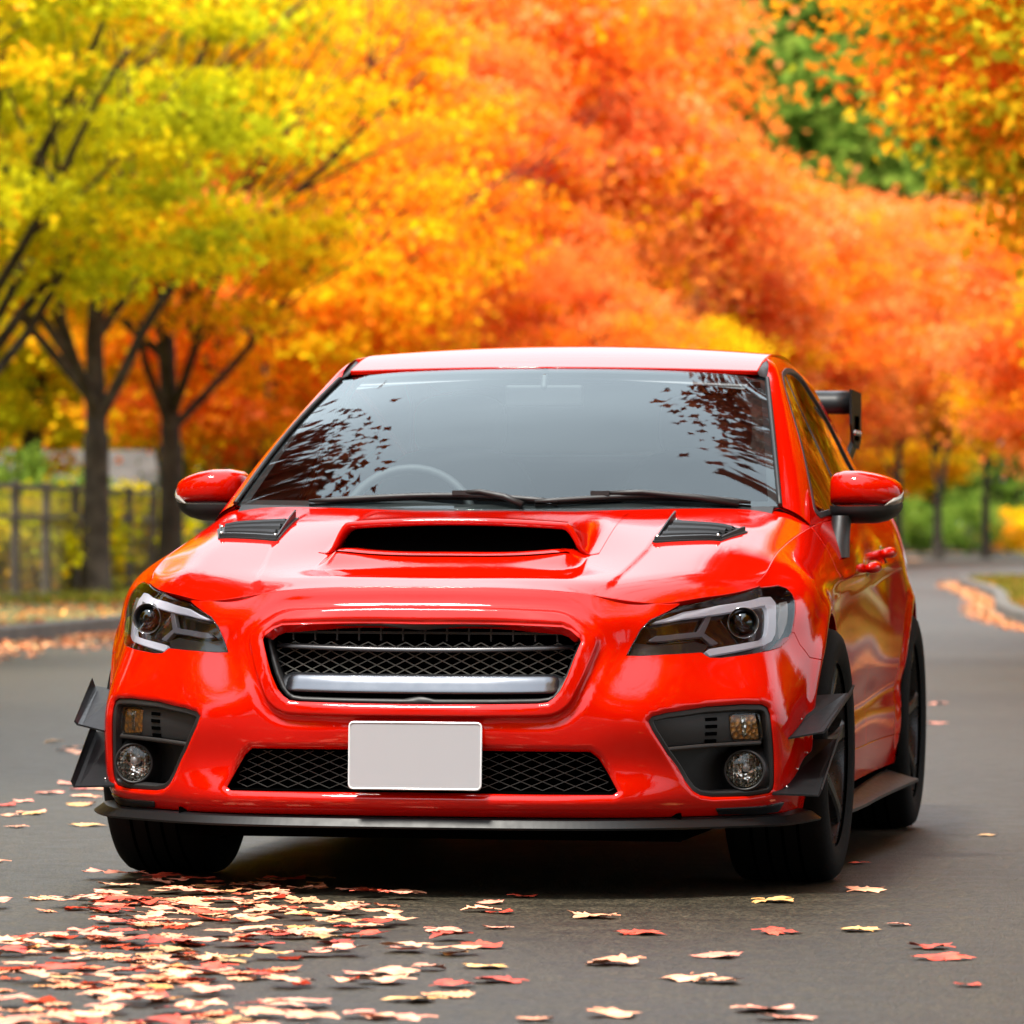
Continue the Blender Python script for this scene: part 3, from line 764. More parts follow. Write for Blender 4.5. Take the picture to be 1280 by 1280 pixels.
    m.add([(p[0], ly(*p) + .08, p[1]) for p in o2], [tuple(range(len(o2)))])
    lg = m.build('lower_grille', M['void'], car)
    m = MB(); diamond_mesh(m, inset(lf, .003), .053, .0215, lambda x, z: ly(x, z) + .012, .0017, -.52, .52, .255, .365)
    m.build('lower_grille_mesh', M['mesh_dark'], lg)
    # ---- number plate, blank
    pm = MB(); rp = round_poly([(-.165, -.0825), (.165, -.0825), (.165, .0825), (-.165, .0825)], .014, 6)
    n = len(rp); tl = math.radians(2)
    def pp(q, d): return (q[0], -.944 - d + (q[1]) * math.tan(tl), .3505 + q[1])
    pm.add([pp(q, 0) for q in rp] + [pp(q, .0035) for q in rp], [tuple(range(n, 2 * n))] + [tuple(range(n))[::-1]] + [(i, (i + 1) % n, n + (i + 1) % n, n + i) for i in range(n)])
    pl = pm.build('number_plate', M['plate'], car)
    ri = inset(rp, .004); pm = MB()
    pm.grid(np.array([L([pp(q, .0030) for q in inset(rp, -.0008)]), L([pp(q, .0055) for q in inset(rp, .0008)]), L([pp(q, .0055) for q in inset(rp, .0028)]), L([pp(q, .0034) for q in ri])]))
    pm.build('plate_edge', M['plate_rim'], pl)
    pm = MB(); pm.box((0, -.925, .35), (.20, .034, .10)); pm.build('plate_bracket', M['black'], pl)
    # ---- fog light bezels
    for sd in (1, -1):
        bz = panel('fog_light_bezel', S, inset(fog, .0015), M['trim'], car, side=sd, h=.012, lip=.02, rad=.004, holes=[inset(fog, .0095)], offset=-.003)
        ii = inset(fog, .0095); dd = densify(ii, .012)
        A = S.pos(dd[:, 0], dd[:, 1]); NA = S.nrm(S.pos, dd[:, 0], dd[:, 1]); A = np.concatenate([A, A[:1]]); NA = np.concatenate([NA, NA[:1]])
        m = MB(); back = A + np.array([-.03, .075, 0]); m.grid(np.stack([A - NA * .006, A - NA * .02, back]))
        cen = back.mean(0); m.add([cen] + back[:-1].tolist(), [(0, i + 1, (i + 1) % (len(back) - 1) + 1) for i in range(len(back) - 1)])
        if sd < 0: m.mirror_x()
        m.build('bezel_pocket', M['black'], bz)
        # upper blanking panel above the shelf line
        fz = xz(FOGB); zl = lambda x: np.interp(x, [.58, .60, .71, .83, .86], [.362, .3637, .3724, .378, .379])
        upper = [p for p in FOGB if p[2] > zl(p[0]) + .004]
        up = S.inv3([SHELF[0]] + [FOGB[-1]] + FOGB[:9] + SHELF[::-1][:2])
        tu = S.inv3(TURN)
        panel('blanking_panel', S, inset(up, .007), M['trim'], bz, side=sd, h=.012, lip=.02, rad=.003, holes=[inset(tu, -.003)], offset=-.020)
        tn = panel('turn_signal', S, tu, M['lens'], car, side=sd, h=.01, lip=.010, rad=.003, offset=-.015)
        panel('amber_bulb', S, inset(tu, .004), M['amber'], tn, side=sd, h=.008, lip=.004, offset=-.026)
        ta = S.inv3([(.790, -.70, .447), (.800, -.69, .447), (.803, -.69, .392), (.793, -.69, .392)])
        panel('reflector_rib', S, ta, M['silver'], tn, side=sd, h=.008, lip=.004, offset=-.0235)
        # three cooling slots
        m = MB()
        for q in range(4):
            s4 = S.inv3([(.700, -.757, .445 - q * .0195), (.724, -.737, .446 - q * .0195), (.724, -.737, .437 - q * .0195), (.700, -.757, .436 - q * .0195)])
            P4 = S.pos(s4[:, 0], s4[:, 1]); n4 = S.nrm(S.pos, s4[:, 0], s4[:, 1])
            m.add(np.concatenate([P4 - n4 * .017, P4 - n4 * .024]), [(0, 1, 2, 3), (0, 4, 5, 1), (1, 5, 6, 2), (2, 6, 7, 3), (3, 7, 4, 0)])
        if sd < 0: m.mirror_x()
        m.build('cooling_slots', M['void'], bz)
        m = MB(); sh = S.inv3(SHELF); P3 = S.pos(sh[:, 0], sh[:, 1]); n3 = S.nrm(S.pos, sh[:, 0], sh[:, 1])
        rows = [P3 - n3 * .008 + [0, 0, .006], P3 - n3 * .004 + [0, 0, .002], P3 - n3 * .006 + [0, 0, -.004], P3 - n3 * .07 + [0, 0, -.008]]
        rows = [spline_eval([0, 1, 2], r, np.linspace(0.03, 1.93, 14)) for r in rows]
        m.grid(np.array(rows))
        if sd < 0: m.mirror_x()
        m.build('bezel_shelf', M['trim'], bz)
        # fog lamp: bowl, reflector, lens
        c = Vector((.772, -.655, .3125)); ax = Vector((.10, -1, .02)).normalized()
        m = MB(); m.lathe([(.044, -.03), (.0455, .004), (.049, .006), (.052, .000), (.054, -.03), (.070, -.05)], c, ax, 48)
        if sd < 0: m.mirror_x()
        fl = m.build('fog_light', M['black'], car)
        m = MB(); m.lathe([(.010, -.036), (.02, -.034), (.030, -.028), (.039, -.016), (.0445, .0)], c, ax, 48)
        if sd < 0: m.mirror_x()
        m.build('fog_reflector', M['silver'], fl)
        m = MB(); m.lathe([(.0001, -.008), (.008, -.008), (.0105, -.012), (.0105, -.038)], c + Vector((.004, 0, .006)), ax, 24)
        if sd < 0: m.mirror_x()
        m.build('fog_bulb', M['smoked_lens'], fl)
        m = MB(); m.lathe([(.0001, .011), (.012, .0105), (.025, .008), (.037, .004), (.0445, .0)], c, ax, 48)
        if sd < 0: m.mirror_x()
        m.build('fog_lens', M['lens'], fl)
        m = MB()
        for q in range(4):
            xx = -.027 + q * .018; hgt = math.sqrt(max(0, .043 ** 2 - xx ** 2)) * 2 * .94
            m.box(c + Vector((xx, .004 + .0 * q, 0)), (.0012, .002, hgt))
        if sd < 0: m.mirror_x()
        m.build('lens_flutes', M['silver'], fl)
    # ---- splitter, canards, skirts
    uu = np.linspace(0, u_at(-.40, .21), 60); z0 = np.zeros(60)
    P0 = S.pos(uu, z0 + .002); n0 = S.nrm(S.pos, uu, z0 + .03); n0[:, 2] = 0; n0 /= np.linalg.norm(n0, axis=1, keepdims=True)
    k = np.linspace(0, 1, 60); ext = .030 + .030 * sst(.75, 1.0, k); rise = .010 * sst(.8, 1, k)
    r1 = P0 + n0 * .004; r1[:, 2] = .1985 + rise
    r2 = P0 + n0 * (ext * .55)[:, None]; r2[:, 2] = .1935 + rise
    r3 = P0 + n0 * ext[:, None]; r3[:, 2] = .1755 + rise * .9
    r4 = P0 + n0 * (ext - .002)[:, None]; r4[:, 2] = .1705 + rise * .9
    r5 = P0 - n0 * .06; r5[:, 2] = .168
    rows = np.stack([r1, r2, r3, r4, r5]); m = MB(); m.grid(rows, False)
    lastp = rows[:, -1]; m.add(lastp.tolist(), [tuple(range(5))])
    mm = MB(); mm.v, mm.f, mm.smooth = list(m.v), list(m.f), list(m.smooth); mm.mirror_x(); m.add(mm.v, mm.f)
    sp = m.build('front_splitter', M['satin'], car)
    def plate(mb, quad, th, n=(0, 0, 1)):
        q = [Vector(p) for p in quad]; nn = (q[1] - q[0]).cross(q[-1] - q[0]).normalized() * th
        mb.add(q + [p + nn for p in q], [tuple(range(len(q)))[::-1], tuple(range(len(q), 2 * len(q)))] + [(i, (i + 1) % len(q), len(q) + (i + 1) % len(q), len(q) + i) for i in range(len(q))])
    for sd in (1, -1):
        for A, B3, C, D, hb, hc in (((.850, -.585, .385), (.952, -.515, .405), (.985, -.20, .492), (.900, -.31, .487), .010, .022), ((.845, -.605, .254), (.945, -.575, .250), (.962, -.28, .378), (.900, -.35, .378), .016, .030)):
            m = MB(); A, B3, C, D = map(Vector, (A, B3, C, D))
            n = 1
            rowA = [A.lerp(D, i / n) for i in range(n + 1)]; rowB = [B3.lerp(C, i / n) for i in range(n + 1)]
            for i in range(n + 1):
                sag = 0.0; rowA[i] = rowA[i] + Vector((-.01, 0, sag)); rowB[i] = rowB[i] + Vector((0, 0, sag))
            lip = [p + Vector((.008, 0, hb + (hc - hb) * i / n)) for i, p in enumerate(rowB)]
            mid = [rowB[i].lerp(rowA[i], .12) for i in range(n + 1)]
            P = np.array([[tuple(p) for p in r] for r in (rowA, mid, rowB, lip)])
            m.grid(P, False); Q = P.copy(); Q[:, :, 2] -= .0045; Q[2:, :, 0] += .003; m.grid(Q, False)
            for row in (0, 3): m.grid(np.stack([P[row], Q[row]]), False)
            for c0 in (0, n): m.grid(np.stack([P[:, c0], Q[:, c0]]), False)
            if sd < 0: m.mirror_x()
            cn = m.build('canard', M['satin'], car)
            for t in (.12, .45, .75):
                m = MB(); p = A.lerp(D, t) + (B3.lerp(C, t) - A.lerp(D, t)) * .16; m.lathe([(.0, .003), (.003, .003), (.0036, .0)], p, (0, -.3, 1), 10)
                if sd < 0: m.mirror_x()
                m.build('bolt', M['screw'], cn)
        # bolted tab on the chin
        tb = S.inv3([(.705, -.70, .222), (.80, -.60, .232), (.845, -.535, .236), (.838, -.53, .208), (.80, -.585, .205), (.71, -.68, .207)])
        panel('chin_tab', S, tb, M['gloss'], car, side=sd, h=.012, lip=.004, rad=.001, offset=.003)
        # side skirt blade
        m = MB(); ys = np.linspace(.40, 2.26, 24)
        xo = .895 + .03 * sst(1.2, 2.2, ys) - .03 * sst(.8, .40, ys); zt = .150 + .018 * sst(1.0, 2.2, ys)
        P = np.stack([np.stack([xo * 0 + .80, ys, zt + .035], 1), np.stack([xo - .02, ys, zt + .004], 1), np.stack([xo, ys, zt], 1), np.stack([xo, ys, zt - .008], 1), np.stack([xo * 0 + .78, ys, zt - .008], 1)])
        m.grid(P, False); m.add(P[:, 0].tolist(), [tuple(range(5))]); m.add(P[:, -1].tolist(), [tuple(range(5))])
        if sd < 0: m.mirror_x()
        m.build('side_skirt', M['black'], car)
    # ---- bonnet scoop
    xs = np.linspace(0, .362, 40); ys = np.linspace(0, 1, 40)
    sx = lambda x: 1 - sst(.280, .342, x)
    def scoop_top(x, t):
        y0 = -.405 + .03 * (x / .33) ** 3; y = y0 + (.17 - y0) * t
        base = Hz(x, y); zt = .930 - .012 * (x / .30) ** 2
        end = Hz(x, np.full_like(x, .17)) + .001
        k = t * t * (3 - 2 * t)
        z = base + np.maximum(zt * (1 - k) + end * k - base, 0) * sx(x)
        return np.stack([x, y, z + .0012], -1)
    X, T = np.meshgrid(xs, ys, indexing='ij')
    P = scoop_top(X.ravel(), T.ravel()).reshape(40, 40, 3)
    m = MB(); full_x = np.concatenate([P[:0:-1] * [-1, 1, 1], P]); m.grid(full_x)
    # front lip rolls into the mouth
    e = full_x[:, 0]; base_e = np.array([Hz(np.array([abs(p[0])]), np.array([p[1]]))[0] for p in e])
    hgt = e[:, 2] - base_e
    ring = [e]
    for a in (30, 60, 90, 130, 180):
        a = math.radians(a); q = e.copy(); r = np.clip(hgt * .32, 0.0, .008)
        q[:, 1] = e[:, 1] - r * math.sin(a); q[:, 2] = e[:, 2] - r * (1 - math.cos(a)); q[:, 0] = e[:, 0] * (1 - .012 * (1 - math.cos(a)) )
        ring.append(q)
    q = ring[-1].copy(); q[:, 1] += .16; q[:, 2] -= .004; ring.append(q)
    m.grid(np.array(ring))
    sc = m.build('bonnet_scoop', M['paint'], bonnet)
    # mouth: red floor lip and a black throat
    xm = np.linspace(-.300, .300, 41); ax_ = np.abs(xm)
    yf = -.465 + .02 * (ax_ / .33) ** 3
    zf = np.array([Hz(np.array([a]), np.array([b]))[0] for a, b in zip(ax_, yf)])
    en = 1 - sst(.262, .300, ax_)
    rows = [np.stack([xm * 1.03, yf - .012, zf + .001], 1), np.stack([xm, yf - .004, zf + .005 * en + .001], 1), np.stack([xm, yf + .004, zf + .008 * en + .001], 1), np.stack([xm, yf + .02, zf + .007 * en + .001], 1), np.stack([xm * .98, yf + .12, zf + .010], 1)]
    MB().grid(np.array(rows)).build('scoop_lip', M['paint'], bonnet)
    rows = [np.stack([xm * .99, yf + .075, zf + .001], 1), np.stack([xm * .99, yf + .16, np.maximum(.926 - .012 * (ax_ / .30) ** 2 - zf, 0) * (1 - sst(.284, .326, ax_)) + zf + .001], 1)]
    MB().grid(np.array(rows)).build('scoop_throat', M['void'], bonnet)
    # ---- bonnet vents: plates with louvres
    for sd in (1, -1):
        c4 = [(.486, -.275), (.655, -.225), (.700, -.035), (.495, .030)]
        def vp(a, b, up):   # a across (inner->outer), b front->rear
            x = (c4[0][0] * (1 - a) + c4[1][0] * a) * (1 - b) + (c4[3][0] * (1 - a) + c4[2][0] * a) * b
            y = (c4[0][1] * (1 - a) + c4[1][1] * a) * (1 - b) + (c4[3][1] * (1 - a) + c4[2][1] * a) * b
            z = float(_height(H, np.array([x]), np.array([y]), True)[0]); return (x, y, z + up)
        m = MB()
        A = np.array([[vp(a, b, .004) for b in np.linspace(0, 1, 8)] for a in np.linspace(0, 1, 8)])
        m.grid(A, False)
        for row in (A[0], A[-1], A[:, 0], A[:, -1]): m.grid(np.stack([row, row - [0, 0, .006]]), False)
        if sd < 0: m.mirror_x()
        vt = m.build('bonnet_vent', M['black'], car)
        m = MB()
        for b in (.14, .40, .66):
            n = 7; r0 = [vp(.10 + .80 * i / (n - 1), b, .005) for i in range(n)]; r1 = [vp(.10 + .80 * i / (n - 1), b + .01, .014) for i in range(n)]; r2 = [vp(.10 + .80 * i / (n - 1), b + .05, .018) for i in range(n)]; r3 = [vp(.10 + .80 * i / (n - 1), b + .20, .005) for i in range(n)]
            m.grid(np.array([r0, r1, r2, r3]), False)
        if sd < 0: m.mirror_x()
        m.build('vent_louvres', M['satin'], vt)
        m = MB()
        for a in (.03, .955):
            hf = 1 if a < .5 else .35
            m.grid(np.array([[vp(a, b, .004) for b in np.linspace(.02, .98, 8)], [vp(a, b, .008 + .020 * b * hf) for b in np.linspace(.02, .98, 8)], [vp(a + .02, b, .008 + .020 * b * hf) for b in np.linspace(.02, .98, 8)], [vp(a + .02, b, .004) for b in np.linspace(.02, .98, 8)]]), False)
        n = 8; m.grid(np.array([[vp(.02 + .96 * i / (n - 1), .02, .004) for i in range(n)], [vp(.02 + .96 * i / (n - 1), .03, .013) for i in range(n)], [vp(.02 + .96 * i / (n - 1), .07, .013) for i in range(n)], [vp(.02 + .96 * i / (n - 1), .08, .004) for i in range(n)]]), False)
        if sd < 0: m.mirror_x()
        m.build('vent_frame', M['satin'], vt)
        for a, b in ((.06, .05), (.94, .05), (.06, .95), (.94, .95)):
            m = MB(); m.lathe([(.0, .005), (.004, .005), (.005, .0)], vp(a, b, .012 if b < .5 else .005), (0, -.2, 1), 10)
            if sd < 0: m.mirror_x()
            m.build('bolt', M['screw'], vt)
    build_cabin(car, S, H)
    build_wheels(car)
    build_wing(car)
    # ---- underside and arch liners
    m = MB(); m.box((0, 1.33, .175), (1.26, 4.2, .07)); m.box((0, 1.33, .185), (1.66, 1.80, .07)); m.box((0, -.55, .195), (1.16, .36, .05)); m.box((0, 1.35, .14), (1.40, 1.6, .05)); m.box((0, 3.1, .20), (1.1, .7, .06)); m.build('underbody', M['void'], car)  # extra boxes set low and wide to block light and darken the ground
    for y in (0, 2.65):
        for sd in (1, -1):
            m = MB(); a = arc((y, .328), .372, -15, 195, 30)
            m.grid(np.array([[(.86, p[0], p[1]) for p in a], [(.45, p[0], p[1]) for p in a]]))
            m.add([(.45, p[0], p[1]) for p in a], [tuple(range(len(a)))])
            if sd < 0: m.mirror_x()
            m.build('arch_liner', M['void'], car)
    return car

_HT = {}
def _height(H, x, y, disp=True):
    """height of the bonnet over (x, y)"""
    key = (id(H), disp)
    if key not in _HT:
        U, V = np.meshgrid(np.linspace(0, H.u1, 200), np.linspace(0, H.v1, 200), indexing='ij')
        P = (H.pos if disp else H.base)(U.ravel(), V.ravel())
        gx = np.linspace(0, .80, 161); gyy = np.linspace(-.80, .40, 241)
        # u is near-x and v near-y monotone: bin by solving per column
        Pg = P.reshape(200, 200, 3); Z = np.zeros((161, 241))
        cols = np.stack([np.stack([np.interp(gx, Pg[:, j, 0], Pg[:, j, 1]), np.interp(gx, Pg[:, j, 0], Pg[:, j, 2])], -1) for j in range(200)])  # (v, x, 2)
        for i in range(161): Z[i] = np.interp(gyy, cols[:, i, 0], cols[:, i, 1])
        _HT[key] = (gx, gyy, Z)
    gx, gyy, Z = _HT[key]
    x = np.abs(np.asarray(x, float)); y = np.asarray(y, float)
    fx = np.clip((x - gx[0]) / (gx[1] - gx[0]), 0, 159.999); fy = np.clip((y - gyy[0]) / (gyy[1] - gyy[0]), 0, 239.999)
    i = fx.astype(int); j = fy.astype(int); a = fx - i; b = fy - j
    return Z[i, j] * (1 - a) * (1 - b) + Z[i + 1, j] * a * (1 - b) + Z[i, j + 1] * (1 - a) * b + Z[i + 1, j + 1] * a * b

def build_cabin(car, S, H):
    free0 = lambda u, v: u < 1e-5
    # windscreen
    wb = [(0, .205, .957), (.2, .220, .959), (.4, .258, .963), (.595, .318, .966), (.733, .356, .968)]
    wt = [(0, 1.035, 1.352), (.165, 1.040, 1.351), (.33, 1.056, 1.347), (.49, 1.087, 1.338), (.603, 1.131, 1.325)]
    net = []
    for k in (0, .33, .67, 1):
        bulge = .020 * 4 * k * (1 - k)
        net.append([tuple(np.array(a) * (1 - k) + np.array(b) * k + np.array((0, -.45, .89)) * bulge) for a, b in zip(wb, wt)])
    W = Surf(net, sym=True, nu=120, nv=120)
    ws = panel('windscreen', W, np.array([(0, 0), (W.u1, 0), (W.u1, W.v1), (0, W.v1)]) , M['windshield'], car, both=True, h=.03, lip=.004, free=free0)
    e = lambda k: spline_eval([0, .33, .67, 1], np.array([r[-1] for r in net]), k)
    # black ceramic border and header tint behind the glass
    for nm, po in (('glass_border', [(W.u1 - .026, .0), (W.u1 - .001, 0), (W.u1 - .001, W.v1), (W.u1 - .018, W.v1)]), ('glass_border', [(0, .001), (W.u1, .001), (W.u1, .035), (0, .030)]), ('glass_border', [(0, W.v1 - .022), (W.u1, W.v1 - .022), (W.u1, W.v1), (0, W.v1)])):
        panel(nm, W, np.array(po), M['black'], ws, both=True, h=.03, lip=0, offset=-.004)
    # cabin side
    kz = [.915, 1.08, 1.23, 1.335, 1.372, 1.387]; yf = [.42, .745, 1.015, 1.205, 1.262, 1.268]; yr = [2.98, 2.84, 2.62, 2.43, 2.36, 2.34]
    tops = np.array([S.G[i, -1] for i in range(len(S.gu)) if S.G[i, -1, 1] > .3 and S.G[i, -1, 0] > .4])
    rows = []
    for k in range(6):
        r = []
        for t in np.linspace(0, 1, 9):
            y = yf[k] + (yr[k] - yf[k]) * t
            if k == 0:
                r.append((np.interp(y, tops[:, 1], tops[:, 0]) - .002, y, np.interp(y, tops[:, 1], tops[:, 2]) + .002)); continue
            z = kz[k] + (.022 * math.sin(PI * min(1, t * 1.15)) if k >= 2 else 0) * (k - 1) / 4 - (.05 * max(0, t - .55) ** 1.5 if k >= 3 else 0)
            x = .815 - .44 * (z - .95) - .05 * (z - .95) ** 2 - .030 * max(0, y - 1.0) ** 1.5
            if k == 4: x -= .006
            if k == 5: x -= .022
            r.append((x, y, z))
        rows.append(r)
    Gs = Surf(rows, nu=200, nv=120)
    o = np.array([(0, 0), (Gs.u1, 0), (Gs.u1, Gs.v1), (0, Gs.v1)])
    wyz = [(.575, .955), (.80, 1.105), (1.03, 1.235), (1.20, 1.318), (1.30, 1.348), (1.5, 1.365), (1.8, 1.370), (2.05, 1.352), (2.28, 1.285), (2.46, 1.185), (2.58, 1.085), (2.60, 1.03), (2.50, 1.008), (2.0, .988), (1.4, .966), (.9, .950), (.62, .938)]
    gl = round_poly(Gs.inv(wyz, (1, 2)), [.02] + [.06] * 9 + [.02, .02, .02, .02, .02, .02, .02], 4)
    split = 1.47
    for sd in (1, -1):
        fr = panel('cabin_frame', Gs, inset(o, .001), M['paint'], car, side=sd, h=.022, lip=.012, holes=[gl])
        gg = inset(gl, .001)
        panel('window_trim', Gs, gg, M['black'], fr, side=sd, h=.02, lip=.006, rad=.003, holes=[inset(gl, .016)], offset=.002)
        inner = inset(gl, .015)
        yz = Gs.base(inner[:, 0], inner[:, 1])
        for nm, keep in (('side_window', yz[:, 1] < split), ('side_window', yz[:, 1] >= split)):
            p = inner.copy(); ub = Gs.inv([(split - .02, 1.36), (split + .02, .97)], (1, 2))
            # clip against the B pillar
            poly = []
            n = len(inner)
            for i in range(n):
                a, b = i, (i + 1) % n
                if keep[a]: poly.append(inner[a])
                if keep[a] != keep[b]:
                    t = (split - yz[a, 1]) / (yz[b, 1] - yz[a, 1]); poly.append(inner[a] + (inner[b] - inner[a]) * t)
            panel(nm, Gs, inset(np.array(poly), .004), M['side_glass'], fr, side=sd, h=.03, lip=0, offset=-.004)
        pil = Gs.inv([(split - .035, .96), (split + .035, .965), (split + .03, 1.37), (split - .04, 1.37)], (1, 2))
        panel('window_pillar', Gs, pil, M['gloss'], fr, side=sd, h=.03, lip=.006, offset=-.002)
        # A pillar between windscreen edge and cabin frame
        ts = np.array([0, .36, .66, .90, .975, 1.0]); Wl = e(ts); Gl = np.array([r[0] for r in rows])
        nn = 24; q = np.linspace(0, 1, nn); tt = np.linspace(0, 5, nn)
        Wf = spline_eval(range(6), Wl, tt); Gf = spline_eval(range(6), Gl, tt)
        P = []
        for c in np.linspace(0, 1, 9):
            b = .016 * math.sin(PI * c) ** .8
            P.append(Wf * (1 - c) + Gf * c + np.array((.45, -.55, .35)) * b + np.array([.004, -.004, .002]) * (1 if c < .05 else 0))
        m = MB(); m.grid(np.array(P))
        if sd < 0: m.mirror_x()
        m.build('windscreen_pillar', M['paint'], car)
        m = MB(); m.tube([tuple(p + np.array([.004, -.006, .003])) for p in Wf], .006, 8)
        if sd < 0: m.mirror_x()
        m.build('windscreen_seal', M['black'], ws)
        # cowl corner between bonnet, pillar foot and fender
        m = MB(); m.grid(np.array([[(.690, .35, .950), (.733, .352, .962), (.775, .385, .942), (.808, .418, .914)], [(.70, .40, .955), (.742, .385, .972), (.785, .41, .945), (.812, .43, .915)]]))
        if sd < 0: m.mirror_x()
        m.build('cowl_corner', M['paint'], car)
    # roof
    rc = [(0, 1.050, 1.358), (0, 1.25, 1.402), (0, 1.6, 1.434), (0, 2.0, 1.434), (0, 2.42, 1.392)]
    re_ = [(.576, 1.136, 1.350), (.574, 1.30, 1.386), (.572, 1.6, 1.409), (.560, 2.0, 1.405), (.540, 2.36, 1.366)]
    net = []
    for a, b in zip(rc, re_):
        r = []
        for f in (0, .3, .6, .85, 1):
            p = np.array(a) * (1 - f * f) + np.array(b) * f * f; p[0] = b[0] * f; r.append(tuple(p))
        net.append(r)
    R = Surf(net, sym=True, nu=120, nv=120)
    roof = panel('roof', R, np.array([(0, 0), (R.u1, 0), (R.u1, R.v1), (0, R.v1)]), M['paint'], car, both=True, h=.03, lip=.012, rad=.004, free=free0)
    for sd in (1, -1):
        A = R.base(np.full(30, R.u1), np.linspace(0, R.v1, 30)); Bq = Gs.base(np.linspace(0, Gs.u1, 30), np.full(30, Gs.v1))
        m = MB(); m.grid(np.array([A + [.0, 0, -.003], A * .55 + Bq * .45 + [0, 0, -.0035], Bq + [0, 0, -.004]]))
        if sd < 0: m.mirror_x()
        m.grid(np.array([[A[0] + [0, 0, -.003], (A * .55 + Bq * .45)[0] + [0, 0, -.0035], Bq[0] + [0, 0, -.004]], [(.585, 1.125, 1.334), (.604, 1.128, 1.328), (.615, 1.20, 1.345)]]))
        if sd < 0:
            m.v = [(-abs(p[0]), p[1], p[2]) for p in m.v]
        m.build('roof_moulding', M['trim'], roof)
    # rear window, deck
    rw = Surf([[(0, 2.44, 1.386), (.25, 2.43, 1.383), (.50, 2.38, 1.362)], [(0, 2.75, 1.235), (.28, 2.73, 1.232), (.585, 2.66, 1.205)], [(0, 3.06, 1.062), (.30, 3.04, 1.060), (.66, 2.96, 1.035)]], sym=True, nu=60, nv=60)
    panel('rear_window', rw, np.array([(0, 0), (rw.u1, 0), (rw.u1, rw.v1), (0, rw.v1)]), M['side_glass'], car, both=True, h=.05, lip=.004, free=free0)
    bt = Surf([[(0, 3.06, 1.058), (.30, 3.04, 1.055), (.66, 2.96, 1.028), (.72, 2.95, 1.012)], [(0, 3.3, 1.062), (.30, 3.29, 1.060), (.60, 3.2, 1.045), (.672, 3.18, 1.024)], [(0, 3.52, 1.045), (.30, 3.50, 1.043), (.52, 3.45, 1.038), (.63, 3.33, 1.030)]], sym=True, nu=60, nv=60)
    panel('boot_lid', bt, np.array([(0, 0), (bt.u1, 0), (bt.u1, bt.v1), (0, bt.v1)]), M['paint'], car, both=True, h=.05, lip=.01, free=free0)
    for sd in (1, -1):
        rr = Gs.base(np.full(20, Gs.u1), np.linspace(0, Gs.v1, 20)); rl = rw.base(np.full(20, rw.u1), np.linspace(rw.v1, 0, 20))
        m = MB(); m.grid(np.array([rr * (1 - c) + rl * c + np.array([.3, .3, .9]) * .012 * math.sin(PI * c) for c in np.linspace(0, 1, 6)]))
        if sd < 0: m.mirror_x()
        m.build('rear_pillar', M['paint'], car)
    # cowl and wipers
    m = MB(); xs = np.linspace(-.72, .72, 41); a = np.abs(xs)
    yb = np.interp(a, [0, .2, .4, .595, .733], [.205, .22, .258, .318, .356]); zb = np.interp(a, [0, .2, .4, .595, .733], [.957, .959, .963, .966, .968])
    m.grid(np.array([np.stack([xs, yb - .05, zb - .022], 1), np.stack([xs, yb - .02, zb - .010], 1), np.stack([xs, yb + .005, zb + .002], 1)]))
    m.build('cowl_panel', M['black'], car)
    def on_glass(x, v, up):
        uv = W.inv([(abs(x), .957 + v)], (0, 2))[0]; p = W.base(np.array([uv[0]]), np.array([uv[1]]))[0]; n = W.nrm(W.base, np.array([uv[0]]), np.array([uv[1]]))[0]
        p = p + n * up * (1 if n[2] > 0 else -1); return (math.copysign(p[0], x) if abs(x) > 1e-6 else p[0], p[1], p[2])
    for x0, x1, px, am in ((-.52, .16, .07, .62), (.10, .66, .63, .30)):
        bl = [on_glass(x0 + (x1 - x0) * i / 12, .010 + .016 * math.sin(PI * (i / 12) ** 1.2) , .012) for i in range(13)]
        m = MB(); m.tube(bl, [.004] + [.0075] * 11 + [.004], 8); w = m.build('wiper', M['black'], car)
        m = MB(); m.tube([tuple(Vector(q) + Vector((0, .002, -.010))) for q in bl], .003, 6); m.build('wiper_rubber', M['rubber'], w)
        xm = x0 + (x1 - x0) * am
        arm = [on_glass(px, .004, .008), on_glass(px * .7 + xm * .3, .014, .022), on_glass(px * .3 + xm * .7, .024, .026), on_glass(xm, .026, .020)]
        m = MB(); m.tube(arm, [.010, .009, .007, .006], 8); m.box(arm[-1], (.05, .016, .012)); m.build('wiper_arm', M['black'], w)
    # mirrors
    for sd in (1, -1):
        xs = [.816, .820, .832, .858, .90, .94, .97, .99, 1.002, 1.009, 1.012]
        zt = [1.040, 1.053, 1.062, 1.068, 1.068, 1.061, 1.052, 1.043, 1.034, 1.022, 1.008]
        zb = [.976, .972, .970, .969, .969, .969, .970, .973, .977, .983, .992]
        yf_ = [.835, .800, .775, .757, .752, .757, .770, .788, .805, .825, .845]
        P = []
        for x, a, b, y in zip(xs, zt, zb, yf_):
            r = []
            for j in range(17):
                t = PI * j / 16 - PI / 2
                c = abs(math.cos(t)) ** .45; s_ = math.copysign(abs(math.sin(t)) ** .62, math.sin(t))
                r.append((x, .90 - (.90 - y) * c, (a + b) / 2 + (a - b) / 2 * s_))
            P.append(r)
        m = MB(); m.grid(np.array(P)); m.add(P[0], [tuple(range(17))]); m.add(P[-1], [tuple(range(17))])
        pts = [r[0] for r in P] + [r[-1] for r in P[::-1]]; m.add(pts, [tuple(range(len(pts)))])
        if sd < 0: m.mirror_x()
        mi = m.build('door_mirror', M['paint'], car)
        m = MB(); Q = []
